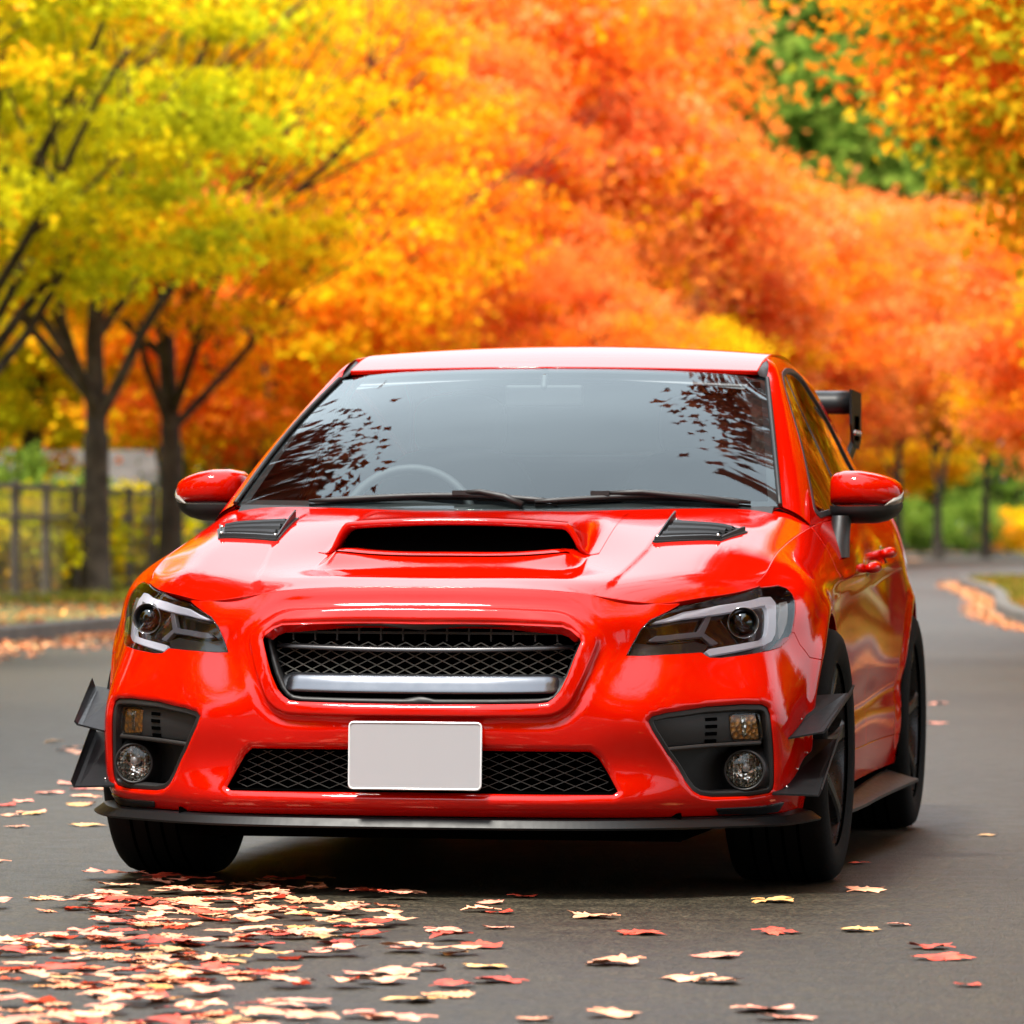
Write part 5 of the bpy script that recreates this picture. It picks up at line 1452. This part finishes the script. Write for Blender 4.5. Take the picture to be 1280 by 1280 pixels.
    rows = [(-24 - 5 * (i % 3) - .12 * y, y) for i, y in enumerate(range(-20, 190, 9))] + [(24 + 6 * (i % 2) - .10 * y, y) for i, y in enumerate(range(34, 176, 9))]
    for i, (x, y) in enumerate(rows):
        if -26 < x < 12 and y > 20:      # keep clear of what the road view shows
            rel = Vector((x, y, 0)) - Vector((CAM_LOC[0], CAM_LOC[1], 0)); dd, ll = rel.dot(VF), rel.dot(VR)
            if abs(ll) < dd * .0914 + 9: continue
        left = x < 0
        tree('far', ('green', 'amber', 'green', 'rust', 'lime')[i % 5], 0, 0, 'tall tree of the woods behind the ' + ('left' if left else 'right') + ' verge outside the framed view', name='forest_tree', loc=(x, y, 0), scale=.62 + .1 * (i % 4), dz=-2.0, group='woods behind the ' + ('left' if left else 'right') + ' verge')
    # unseen maples in the car's reflections; dark ones behind the camera added to dim them
    rest = 'maples lining the road out of the frame'
    for i, (x, y, mat, sc) in enumerate(((4.25, 7.6, 'maroon', 1.32), (6.6, 15.0, 'amber', 1.15), (5.2, 25, 'orange', 1.35), (6.0, 34, 'rust', 1.4), (7.0, 44, 'amber', 1.45), (8.2, 55, 'orange', 1.5), (9.4, 68, 'rust', 1.5), (6.0, -.5, 'amber', 1.0), (6.4, -7.0, 'rust', 1.0), (6.8, -17, 'maroon', 1.05), (8.0, -30, 'rust', 1.1),
                                          (-9.8, -2.0, 'yellow', 1.0), (-7.6, 4.4, 'maroon', 1.45), (-11.0, 10.5, 'yellow', 1.0), (-11.6, 18.0, 'lime', 1.0), (-12.6, 28, 'yellow', 1.0), (-9.8, -13, 'rust', 1.0), (-9.4, -24, 'maroon', 1.05), (-5, -44, 'maroon', 1.2), (3, -48, 'rust', 1.2), (13, -40, 'rust', 1.2), (-16, -38, 'rust', 1.2), (-1, -54, 'maroon', 1.3), (8, -56, 'maroon', 1.3))):
        kind = 'near' if (x, y) in ((4.25, 7.6), (-7.6, 4.4)) else 'tall' if x > 5 and 20 < y else 'wide'
        tree(kind, mat, 0, 0, 'unseen autumn maple lining the road beside or behind the camera', scale=sc, loc=(x, y, .1), group=rest)

def shrub(px_, d, lat, label, mat, w=1.0, h=1.0, seed=1, group=None, name='shrub'):
    t = empty(name, at(d, lat, .08), label, 'shrub', group)
    me = crown_mesh('shrub_leaves', seed, .8 * w, .8 * w, .55 * h, 90, 45, .11, clump_r=.28, flat=.8)
    o = link('foliage', me, LEAFMAT[mat], t); o.location = (0, 0, .55 * h)
    m = MB()
    g = random.Random(seed)
    for k in range(6):
        a = g.uniform(0, 6.28); m.tube([(0, 0, 0), (.1 * math.cos(a), .1 * math.sin(a), .25 * h), (.4 * w * math.cos(a), .4 * w * math.sin(a), .7 * h)], [.02, .014, .006], 6)
    m.build('stems', M['bark'], t, fix=False)
    return t

# ------------------------------------------------------------------ ground
def poly_sheet(name, pts, z, mat, kind='structure'):
    me = bpy.data.meshes.new(name)
    V, E, F, *_ = delaunay_2d_cdt([Vector(p[:2]) for p in pts], [(i, (i + 1) % len(pts)) for i in range(len(pts))], [], 1, 1e-6)
    me.from_pydata([(v.x, v.y, z) for v in V], [], [tuple(f) if (V[f[1]] - V[f[0]]).cross(V[f[2]] - V[f[0]]) > 0 else tuple(f)[::-1] for f in F]); me.update()
    return tag(link(name, me, mat), kind=kind)

def smooth_line(pts, n):
    p = np.array(pts, float); t = np.r_[0, np.cumsum(np.linalg.norm(np.diff(p, axis=0), axis=1))]
    return spline_eval(t, p, np.linspace(0, t[-1], n))

def kerb(name, line, side, label=None):
    """a low concrete edging following a line on the ground"""
    p = np.asarray(line); d = np.gradient(p, axis=0); d /= np.linalg.norm(d, axis=1, keepdims=True); nrm = np.stack([-d[:, 1], d[:, 0]], 1) * side
    rows = []
    for o, z in ((0, -.01), (.012, .115), (.03, .13), (.15, .132), (.165, .09)):
        rows.append(np.concatenate([p + nrm * o, np.full((len(p), 1), z)], 1))
    m = MB(); m.grid(np.array(rows), False)
    return tag(m.build(name, M['kerb'], None), kind='structure')

def build_ground():
    B = 1500
    poly_sheet('ground', [(-B, -B), (B, -B), (B, B), (-B, B)], -.05, M['soil'])
    poly_sheet('road', [(-40, -90), (60, -90), (60, 100), at(230, 60)[:2], at(260, 20)[:2], at(206, 4)[:2], (-30, 60)], 0, M['asphalt'])
    left = smooth_line([(-5.3, -60), (-6.0, -20), (-6.9, 5), (-8.60, 27.8), (-9.05, 34), at(60, -2.6)[:2], at(80, -.6)[:2], at(105, 2.3)[:2], at(140, 6.6)[:2], at(185, 13.0)[:2], at(207, 18.5)[:2], at(214, 26)[:2], at(215, 60)[:2]], 120)
    right = smooth_line([(3.0, -60), (2.9, -20), (2.6, 5), (1.0, 24), (-1.75, 40.6), (-3.6, 60), at(92, 7.35)[:2], at(98, 8.1)[:2], at(101, 9.6)[:2], at(102, 13)[:2], at(103, 40)[:2]], 120)
    kerb('kerb', left, 1); kerb('kerb', right, -1)
    lv = [tuple(p) for p in left] + [at(300, 60)[:2], at(300, -90)[:2], (-80, -60)]
    rv = [tuple(p) for p in right] + [(60, 80), (60, -60)]
    off = lambda line, s: [tuple(q) for q in np.asarray(line) + np.stack([-np.gradient(np.asarray(line), axis=0)[:, 1], np.gradient(np.asarray(line), axis=0)[:, 0]], 1) / np.linalg.norm(np.gradient(np.asarray(line), axis=0), axis=1, keepdims=True) * s]
    poly_sheet('left_verge', off(left, .16) + lv[-3:], .085, M['soil'])
    poly_sheet('right_verge', off(right, -.16) + rv[-2:], .085, M['soil'])
    return left, right

def blades(name, pts, h, w, mat, seed, label, cat):
    g = np.random.default_rng(seed); n = len(pts); a = g.uniform(0, 6.28, n); L = h * g.uniform(.5, 1.3, n)
    dx = np.stack([np.cos(a), np.sin(a), a * 0], 1); lean = np.stack([g.normal(size=n) * .4, g.normal(size=n) * .4, np.ones(n)], 1)
    V = np.stack([pts - dx * w, pts + dx * w, pts + lean * L[:, None]], 1).reshape(-1, 3)
    me = bpy.data.meshes.new(name); me.from_pydata(V.tolist(), [], [(3 * i, 3 * i + 1, 3 * i + 2) for i in range(n)]); me.update()
    col = np.stack([g.uniform(0, 1, n), g.uniform(0, 1, n), a * 0, a * 0 + 1], 1)
    at_ = me.attributes.new('leaf', 'FLOAT_COLOR', 'FACE'); at_.data.foreach_set('color', col.ravel().astype(np.float32))
    return tag(link(name, me, mat), label, cat, kind='stuff')

def fallen_leaf_mesh(name, seed, curl):
    """one five-lobed maple leaf with curled lobes and a stalk"""
    g = random.Random(seed)
    half = [(0, .02), (.10, .00), (.22, -.06), (.34, -.06), (.30, .06), (.42, .08), (.56, .14), (.50, .24), (.60, .36), (.48, .40), (.46, .52), (.34, .46), (.25, .46), (.28, .60), (.33, .70), (.22, .74), (.18, .84), (.08, .88), (0, 1.0)]
    L = [(x * g.uniform(.9, 1.1), y * g.uniform(.95, 1.05)) for x, y in half]
    out = L + [(-x * g.uniform(.92, 1.08), y) for x, y in L[-2:0:-1]]
    out = [(p[0], p[1] - .4) for p in out]
    ph = [g.uniform(0, 6.28) for _ in range(3)]
    def z(x, y):
        r = math.hypot(x, y); a = math.atan2(y, x)
        return .035 + curl * r * r * (.55 + .6 * math.sin(2 * a + ph[0]) + .35 * math.sin(3 * a + ph[1])) + .05 * math.sin(9 * x + ph[2]) * r
    V = [(0, -.12, z(0, -.12))]; n = len(out); F = []
    for s_ in (.5, 1.0):
        V += [(x * s_, (y + .12) * s_ - .12, z(x * s_, (y + .12) * s_ - .12)) for x, y in out]
    for i in range(n):
        j = (i + 1) % n
        F.append((0, 1 + i, 1 + j)); F.append((1 + i, 1 + n + i, 1 + n + j, 1 + j))
    # stalk
    k = len(V); x0 = g.uniform(-.12, .12)
    st = [(0, -.30, .04), (x0 * .5, -.48, .05), (x0, -.70, .03)]
    for p in st: V += [(p[0] - .012, p[1], p[2]), (p[0] + .012, p[1], p[2]), (p[0], p[1], p[2] + .02)]
    for i in range(2):
        for q in range(3): F.append((k + 3 * i + q, k + 3 * i + (q + 1) % 3, k + 3 * (i + 1) + (q + 1) % 3, k + 3 * (i + 1) + q))
    me = bpy.data.meshes.new(name); me.from_pydata(V, [], F); me.update()
    zmin = min(v[2] for v in V)
    for v in me.vertices: v.co.z -= zmin
    return me

def litter_material(name, a, b_, rib):
    m, nt, b = new_mat(name); lk = nt.links.new
    tc = N(nt, 'ShaderNodeTexCoord'); oi = N(nt, 'ShaderNodeObjectInfo')
    nz = N(nt, 'ShaderNodeTexNoise'); nz.inputs['Scale'].default_value = 2.6; nz.inputs['Detail'].default_value = 6; nz.noise_dimensions = '4D'
    lk(tc.outputs['Object'], nz.inputs['Vector'])
    ml = N(nt, 'ShaderNodeMath', operation='MULTIPLY'); ml.inputs[1].default_value = 50; lk(oi.outputs['Random'], ml.inputs[0]); lk(ml.outputs[0], nz.inputs['W'])
    cr = N(nt, 'ShaderNodeValToRGB'); cr.color_ramp.elements[0].position = .38; cr.color_ramp.elements[1].position = .66
    cr.color_ramp.elements[0].color = (*a, 1); cr.color_ramp.elements[1].color = (*b_, 1); lk(nz.outputs['Fac'], cr.inputs['Fac'])
    hs = N(nt, 'ShaderNodeHueSaturation'); mr = N(nt, 'ShaderNodeMapRange'); mr.inputs['To Min'].default_value = .75; mr.inputs['To Max'].default_value = 1.15
    lk(oi.outputs['Random'], mr.inputs['Value']); lk(mr.outputs['Result'], hs.inputs['Value']); lk(cr.outputs['Color'], hs.inputs['Color']); lk(hs.outputs['Color'], b.inputs['Base Color'])
    b.inputs['Roughness'].default_value = .55; b.inputs['Specular IOR Level'].default_value = .35
    return m

SINGLE_LEAVES = [(0.871,-0.844),(1.049,-0.369),(1.13,2.252),(1.01,-1.889),(1.172,-1.774),(1.245,-1.574),(1.382,-2.27),(1.436,-2.558),(0.967,-2.619),(0.981,-3.219),(1.057,-3.283),(0.776,-2.863),(0.71,-1.983),(0.502,-1.448),(0.527,-1.497),(0.966,-4.091),(1.223,-3.911),(1.283,-4.073),(1.553,-3.253),(0.904,0.768),(0.248,-0.809),(-0.057,-0.726),(0.211,-1.058),(0.228,-1.344),(0.291,-1.386),(0.363,-1.883),(0.268,-2.008),(0.436,-2.461),(0.405,-2.678),(0.536,-3.003),(0.62,-3.36),(0.435,-3.09),(0.318,-3.243),(0.537,-3.843),(0.837,-4.205),(-0.168,14.905),(0.092,11.859)]
def build_fallen_leaves(left, right):
    mats = {'peach': litter_material('peach_leaf', (.82, .30, .16), (.92, .47, .28), 0), 'pink': litter_material('pink_leaf', (.78, .20, .13), (.90, .42, .28), 0), 'red': litter_material('red_leaf', (.45, .03, .015), (.62, .09, .04), 0), 'tan': litter_material('tan_leaf', (.34, .17, .06), (.62, .36, .14), 0), 'gold': litter_material('gold_leaf', (.74, .34, .08), (.90, .52, .22), 0)}
    meshes = [fallen_leaf_mesh('maple_leaf', 40 + i, c) for i, c in enumerate((.07, .12, .20, .09, .26, -.10, .16))]
    for me in meshes: me.materials.append(mats['peach'])
    g = random.Random(5); placed = []
    def leaf(x, y, colour, label, group=None, size=None, z=.003):
        o = bpy.data.objects.new('maple_leaf', meshes[g.randrange(len(meshes))]); COL.objects.link(o)
        s = (size or g.uniform(.060, .102)); o.scale = (s, s, s * g.uniform(.8, 1.3))
        o.location = (x, y, z); o.rotation_euler = (g.uniform(-.07, .07), g.uniform(-.07, .07), g.uniform(0, 6.28))
        o.material_slots[0].link = 'OBJECT'; o.material_slots[0].material = mats[colour]
        tag(o, label, 'leaf', group); placed.append((x, y)); return o
    words = {'peach': 'pale peach', 'pink': 'pink', 'red': 'deep red', 'tan': 'brown tan', 'gold': 'golden'}
    special = {0: ('gold', 'flat golden maple leaf nearest below the right end of the splitter'), 1: ('peach', 'pale maple leaf on the asphalt right of the front tyre'), 2: ('tan', 'small tan maple leaf alone on the road beside the rear tyre'), 3: ('red', 'red maple leaf lying with a pale one ahead of the right front tyre'), 4: ('gold', 'golden maple leaf right of the red one ahead of the front tyre'), 5: ('pink', 'tiny pink maple leaf alone on bare asphalt at right'), 6: ('red', 'upper leaf of the red pair on the asphalt at far right'), 7: ('red', 'lower leaf of the red pair on the asphalt at far right'), 8: ('pink', 'large curled pink maple leaf on bare asphalt below the tyre'), 9: ('peach', 'left leaf of the long pale pair on the lower right asphalt'), 10: ('peach', 'right leaf of the long pale pair on the lower right asphalt'), 11: ('peach', 'glowing pale maple leaf alone right of the drift'), 12: ('red', 'dark red maple leaf alone below the right end of the lower grille'), 13: ('peach', 'upper pale maple leaf below the number plate'), 14: ('peach', 'lower pale maple leaf below the number plate'), 15: ('peach', 'pale maple leaf cut by the bottom edge of the photo'), 16: ('pink', 'left leaf of the curled pair at the bottom edge'), 17: ('pink', 'right leaf of the curled pair at the bottom edge'), 18: ('red', 'small red maple leaf at lower right'), 19: ('red', 'red maple leaf touching the back of the right front tyre'), 35: ('pink', 'pink leaf on the road farthest behind the car'), 36: ('pink', 'pink leaf on the road behind the rear tyre')}
    for i, (x, y) in enumerate(SINGLE_LEAVES):
        if i in special:
            c, lab = special[i]; leaf(x, y, c, lab, size=.055 if i in (5, 18, 19, 2) else g.uniform(.085, .115))
        else:
            c = g.choice(['peach', 'peach', 'pink', 'red', 'gold']); leaf(x, y, c, words[c] + ' maple leaf scattered between the drift and the bare asphalt', 'scattered leaves ahead of the car ' + c)
    # the drift ahead of the left half of the bumper
    n = 0
    while n < 196:
        t = g.random() ** .8; y = -.30 - 4.3 * t
        c0 = -.62 + .75 * t; wd = .42 + .38 * t * (1 - .2 * t)
        x = g.gauss(c0, wd * .52)
        if abs(x - c0) > wd * 1.25: continue
        c = g.choices(['peach', 'pink', 'red', 'tan', 'gold'], [42, 27, 21, 6, 4])[0]
        leaf(x, y, c, words[c] + ' maple leaf in the drift ahead of the left half of the bumper', 'drifted leaves ahead of the car ' + c, z=.003 + g.random() * .014); n += 1
    n = 0
    while n < 70:
        y = g.uniform(-3.5, 9.0); x = -1.15 - .13 * (y + 1) - abs(g.gauss(0, .55))
        if y > -.2 and x > -1.02: continue
        c = g.choices(['peach', 'pink', 'red', 'tan', 'gold'], [50, 25, 6, 9, 10])[0]
        leaf(x, y, c, words[c] + ' maple leaf on the open asphalt left of the car', 'leaves on the road left of the car ' + c); n += 1
    # the many small leaves lying under and between them
    def small(name, n, pos, cols, label):
        vs, fs = [], []; me0 = meshes[1]; co = [v.co.copy() for v in me0.vertices]; fa = [tuple(p.vertices) for p in me0.polygons]
        cc = []
        for k in range(n):
            x, y = pos(); s_ = g.uniform(.035, .07); R_ = Matrix.Rotation(g.uniform(0, 6.28), 3, 'Z') @ Matrix.Rotation(g.uniform(-.15, .15), 3, 'X'); b = len(vs)
            vs += [tuple(Vector((x, y, .0015 + .004 * g.random())) + R_ @ (c * s_)) for c in co]; fs += [tuple(i + b for i in f) for f in fa]
            c = (g.random(), g.random(), 0, 1); cc += [c] * len(fa)
        me = bpy.data.meshes.new(name); me.from_pydata(vs, [], fs); me.update()
        at_ = me.attributes.new('leaf', 'FLOAT_COLOR', 'FACE'); at_.data.foreach_set('color', np.array(cc, np.float32).ravel())
        tag(link(name, me, cols), label, 'leaf litter', kind='stuff')
    SM = leaf_material('small_leaf_litter', [(0, (.30, .03, .015)), (.25, (.62, .10, .05)), (.45, (.82, .28, .15)), (.8, (.92, .47, .27)), (1, (.62, .28, .09))], .1)
    def drift():
        while True:
            t = g.random() ** .75; y = -.25 - 4.6 * t; c0 = -.62 + .72 * t; wd = .34 + .30 * t; x = g.gauss(c0, wd * .5)
            if abs(x - c0) < wd * 1.3: return x, y
    small('small_leaves', 230, drift, SM, 'small red and cream leaf fragments under the drifted leaves')
    # litter along the kerbs and on the verges, too many to count
    def strip(name, line, side, lo, hi, s0, s1, n, colset, label, z=.006, size=.10):
        gg = np.random.default_rng(len(name) + n); p = np.asarray(line); k = gg.uniform(s0, s1, n) * (len(p) - 1); i = np.clip(k.astype(int), 0, len(p) - 2); f = (k - i)[:, None]
        q = p[i] * (1 - f) + p[i + 1] * f; d = p[i + 1] - p[i]; d /= np.linalg.norm(d, axis=1, keepdims=True); nr = np.stack([-d[:, 1], d[:, 0]], 1) * side
        w = lo + (hi - lo) * gg.beta(1.2, 2.2, n); q = q + nr * w[:, None]
        P = np.concatenate([q, np.full((n, 1), z)], 1)
        a = gg.uniform(0, 6.28, n); s_ = size * gg.uniform(.6, 1.3, n); sh = np.array([(0, -.5), (.2, -.12), (.5, -.05), (.22, .15), (0, .55), (-.22, .15), (-.5, -.05), (-.2, -.12)])
        ca, sa = np.cos(a), np.sin(a); X = sh[None, :, 0] * ca[:, None] - sh[None, :, 1] * sa[:, None]; Y = sh[None, :, 0] * sa[:, None] + sh[None, :, 1] * ca[:, None]
        tx, ty = gg.normal(size=n) * .35, gg.normal(size=n) * .35
        Z = np.abs(X * tx[:, None] + Y * ty[:, None]) + .0
        V = (P[:, None] + np.stack([X, Y, Z], -1) * s_[:, None, None]).reshape(-1, 3)
        me = bpy.data.meshes.new(name); me.from_pydata(V.tolist(), [], [tuple(range(8 * j, 8 * j + 8)) for j in range(n)]); me.update()
        col = np.stack([gg.uniform(0, 1, n), gg.uniform(0, 1, n), a * 0, a * 0 + 1], 1)
        at_ = me.attributes.new('leaf', 'FLOAT_COLOR', 'FACE'); at_.data.foreach_set('color', col.ravel().astype(np.float32))
        return tag(link(name, me, colset), label, 'leaf litter', kind='stuff')
    LM = leaf_material('kerb_leaf_litter', [(0, (.35, .10, .03)), (.3, (.75, .25, .10)), (.7, (.85, .42, .22)), (1, (.80, .55, .25))], .1)
    LB = leaf_material('verge_leaf_litter', [(0, (.16, .06, .03)), (.4, (.45, .12, .04)), (.75, (.70, .24, .07)), (1, (.75, .45, .12))], .1)
    strip('kerb_litter', left, -1, .02, 1.2, .05, .75, 9000, LM, 'peach orange leaf litter along the left kerb')
    strip('verge_litter', left, 1, .2, 5, .05, .9, 9000, LB, 'brown and orange leaf litter on the left verge', z=.10)
    strip('kerb_litter', right, 1, .02, .42, .1, .9, 3000, LM, 'peach orange leaf litter along the right kerb')
    strip('verge_litter', right, -1, .2, 5, .1, 1, 14000, LB, 'brown and orange leaf litter on the right verge', z=.10)
    # grass on the verges
    def scatter(line, side, lo, hi, s0, s1, n, seed):
        gg = np.random.default_rng(seed); p = np.asarray(line); k = gg.uniform(s0, s1, n) * (len(p) - 1); i = np.clip(k.astype(int), 0, len(p) - 2); f = (k - i)[:, None]
        q = p[i] * (1 - f) + p[i + 1] * f; d = p[i + 1] - p[i]; d /= np.linalg.norm(d, axis=1, keepdims=True); nr = np.stack([-d[:, 1], d[:, 0]], 1) * side
        q = q + nr * gg.uniform(lo, hi, n)[:, None]; return np.concatenate([q, np.full((n, 1), .085)], 1)
    GM = leaf_material('verge_grass', [(0, (.07, .09, .015)), (.5, (.16, .17, .02)), (1, (.34, .30, .04))], .3)
    blades('grass', scatter(left, 1, .2, 7, .35, .75, 60000, 3), .11, .012, GM, 4, 'short olive grass on the left verge', 'grass')
    blades('grass', scatter(right, -1, .2, 6, .3, 1, 40000, 5), .10, .012, GM, 6, 'short olive grass on the right verge', 'grass')

def build_fences():
    # wooden post and rail fence along the left verge
    P = [at(46, -6.2), at(54, -5.95), at(62, -5.5), at(70, -4.95), at(78, -4.35), at(86, -3.7), at(94, -3.0)]
    pts = smooth_line([p[:2] for p in P], 22)
    f = empty('post_and_rail_fence', (pts[0][0], pts[0][1], 0), 'thin dark post and rail fence with wire mesh behind the left trees', 'fence')
    o = Vector((pts[0][0], pts[0][1], 0))
    for p in pts:
        m = MB(); m.box(Vector((p[0], p[1], .72)) - o, (.085, .085, 1.36)); m.box(Vector((p[0], p[1], 1.41)) - o, (.10, .10, .03)); m.build('post', M['wood'], f, bevel=.008)
    for z, h in ((1.36, .06), (1.02, .05)):
        m = MB()
        for a, b in zip(pts[:-1], pts[1:]): m.bar(Vector((a[0], a[1], z)) - o, Vector((b[0], b[1], z)) - o, .045, h)
        m.build('rail', M['wood'], f)
    m = MB()
    for a, b in zip(pts[:-1], pts[1:]):
        for k in range(14):
            q = a + (b - a) * (k + .5) / 14; m.box(Vector((q[0], q[1], .72)) - o, (.008, .008, 1.24))
        for z in np.arange(.12, 1.34, .16): m.bar(Vector((a[0], a[1], z)) - o, Vector((b[0], b[1], z)) - o, .006, .008)
    tag(m.build('wire_mesh', M['wood'], f, fix=False), kind='stuff')
    # grey wall farther back on the left and a shed roof above it
    a, b = Vector(at(92, -10.5)), Vector(at(112, -3.0)); m = MB(); m.bar(a + Vector((0, 0, .55)), b + Vector((0, 0, .55)), .25, 1.1); m.bar(a + Vector((0, 0, 1.13)), b + Vector((0, 0, 1.13)), .34, .06)
    w = m.build('garden_wall', M['wall'], None); tag(w, 'low grey rendered wall in the blur behind the left fence', 'wall')
    c = Vector(at(104, -8.6)); s = empty('shed', tuple(c), 'small grey shed with a sloping roof behind the left fence', 'shed', rz=.35)
    m = MB(); m.box((0, 0, .85), (3.4, 2.4, 1.7)); m.build('wall', M['wood'], s)
    m = MB(); m.grid(np.array([[(-1.95, -1.5, 1.62), (1.95, -1.5, 1.62)], [(-1.95, 0, 2.35), (1.95, 0, 2.35)], [(-1.95, 1.5, 1.62), (1.95, 1.5, 1.62)]]), False); m.grid(np.array([[(-1.95, -1.5, 1.55), (1.95, -1.5, 1.55)], [(-1.95, 0, 2.28), (1.95, 0, 2.28)], [(-1.95, 1.5, 1.55), (1.95, 1.5, 1.55)]]), False); m.build('roof', M['shed_roof'], s)
    m = MB(); m.box((.5, -1.215, .8), (.8, .04, 1.5)); m.build('door', M['wood'], s)
    # board fence at the far bend
    pts = smooth_line([at(219, 8)[:2], at(219, 20)[:2], at(222, 45)[:2]], 18)
    f = empty('board_fence', (pts[0][0], pts[0][1], 0), 'low brown board fence along the far bend of the road', 'fence'); o = Vector((pts[0][0], pts[0][1], 0))
    m = MB()
    for a, b in zip(pts[:-1], pts[1:]): m.bar(Vector((a[0], a[1], .65)) - o, Vector((b[0], b[1], .65)) - o, .04, 1.1)
    m.build('boards', M['wood'], f)
    for p in pts:
        m = MB(); m.box(Vector((p[0], p[1], .7)) - o + Vector((0, -.06, 0)), (.14, .14, 1.4)); m.build('post', M['wood'], f)
    px = lambda x, d: (x - 640) / 7001 * d
    for i, (x, d, lab, mat, w, h) in enumerate(((10, 66, 'green shrub at the left edge before the fence', 'lime', 1.0, 1.1), (75, 70, 'bright green shrub between the fence post and the forked trunk', 'lime', 1.1, 1.2), (168, 74, 'green shrub between the two left trunks', 'lime', .9, 1.2), (40, 84, 'dark green bush behind the fence', 'green', 1.6, 1.8), (240, 88, 'dark green bush behind the golden maple', 'green', 1.5, 1.7),
            (1160, 226, 'low green shrub behind the far board fence', 'green', 1.6, 1.6), (1215, 200, 'olive shrub before the far board fence', 'green', 1.9, 2.0), (1150, 196, 'dull green shrub right of the car tail', 'green', 1.8, 1.9), (1262, 205, 'yellow shrub at the right end of the far fence', 'yellow', 1.6, 1.6), (1258, 230, 'tall green bush behind the right end of the far fence', 'green', 3.2, 4.6))):
        shrub(x, d, px(x, d), lab, mat, w, h, seed=60 + i)

def build_light():
    w = bpy.data.worlds.new('World'); SC.world = w; w.use_nodes = True
    nt = w.node_tree; bg = nt.nodes['Background']
    sky = N(nt, 'ShaderNodeTexSky'); sky.sky_type = 'NISHITA'; sky.sun_disc = False
    el, az = 64, 208          # azimuth: compass-like angle the light comes from, seen from above
    sky.sun_elevation = math.radians(el); sky.sun_rotation = math.radians(az)
    sky.air_density = 1.0; sky.dust_density = 4.0; sky.ozone_density = 1.0
    # thin bright cloud over most of the sky
    hs = N(nt, 'ShaderNodeHueSaturation'); hs.inputs['Saturation'].default_value = .6
    tc = N(nt, 'ShaderNodeTexCoord'); nz = N(nt, 'ShaderNodeTexNoise'); nz.inputs['Scale'].default_value = 1.6; nz.inputs['Detail'].default_value = 7; nz.inputs['Roughness'].default_value = .55
    mp = N(nt, 'ShaderNodeMapping'); mp.inputs['Scale'].default_value = (1, 1, 2.2)
    cr = N(nt, 'ShaderNodeValToRGB'); cr.color_ramp.elements[0].position = .25; cr.color_ramp.elements[1].position = .62
    cr.color_ramp.elements[0].color = (.55, .55, .55, 1); cr.color_ramp.elements[1].color = (1, 1, 1, 1)
    mx = N(nt, 'ShaderNodeMix', data_type='RGBA'); mx.inputs[7].default_value = (8.4, 9.0, 9.5, 1)
    lk = nt.links.new
    lk(tc.outputs['Generated'], mp.inputs['Vector']); lk(mp.outputs[0], nz.inputs['Vector']); lk(nz.outputs['Fac'], cr.inputs['Fac']); lk(cr.outputs['Color'], mx.inputs['Factor'])
    lk(sky.outputs[0], hs.inputs['Color']); lk(hs.outputs[0], mx.inputs[6])
    # an overcast sky is darker towards the horizon
    sx = N(nt, 'ShaderNodeSeparateXYZ'); lk(tc.outputs['Generated'], sx.inputs[0])
    gr = N(nt, 'ShaderNodeMapRange'); gr.inputs['From Min'].default_value = 0; gr.inputs['From Max'].default_value = .6; gr.inputs['To Min'].default_value = .38; gr.inputs['To Max'].default_value = 1.0
    lk(sx.outputs['Z'], gr.inputs['Value'])
    ml = N(nt, 'ShaderNodeMix', data_type='RGBA', blend_type='MULTIPLY'); ml.inputs['Factor'].default_value = 1
    lk(mx.outputs[2], ml.inputs[6]); lk(gr.outputs['Result'], ml.inputs[7]); lk(ml.outputs[2], bg.inputs[0])
    bg.inputs[1].default_value = .15
    l = bpy.data.lights.new('sun', 'SUN'); l.energy = 2.8; l.angle = math.radians(9); l.color = (1, .95, .86)
    o = bpy.data.objects.new('sun', l); COL.objects.link(o)
    e, a = math.radians(el), math.radians(az)
    to = Vector((math.sin(a) * math.cos(e), math.cos(a) * math.cos(e), math.sin(e)))
    o.rotation_euler = to.to_track_quat('Z', 'Y').to_euler()
    vs = SC.view_settings
    vs.view_transform = 'Standard'; vs.look = 'None'; vs.gamma = 1.0; vs.use_curve_mapping = False
    vs.exposure = EXPOSURE
EXPOSURE = 1.4

# === BUILD ===
make_car_materials()
make_place_materials()
setup_camera()
build_light()
LEFT, RIGHT = build_ground()
build_car()
build_fences()
build_fallen_leaves(LEFT, RIGHT)
build_trees()
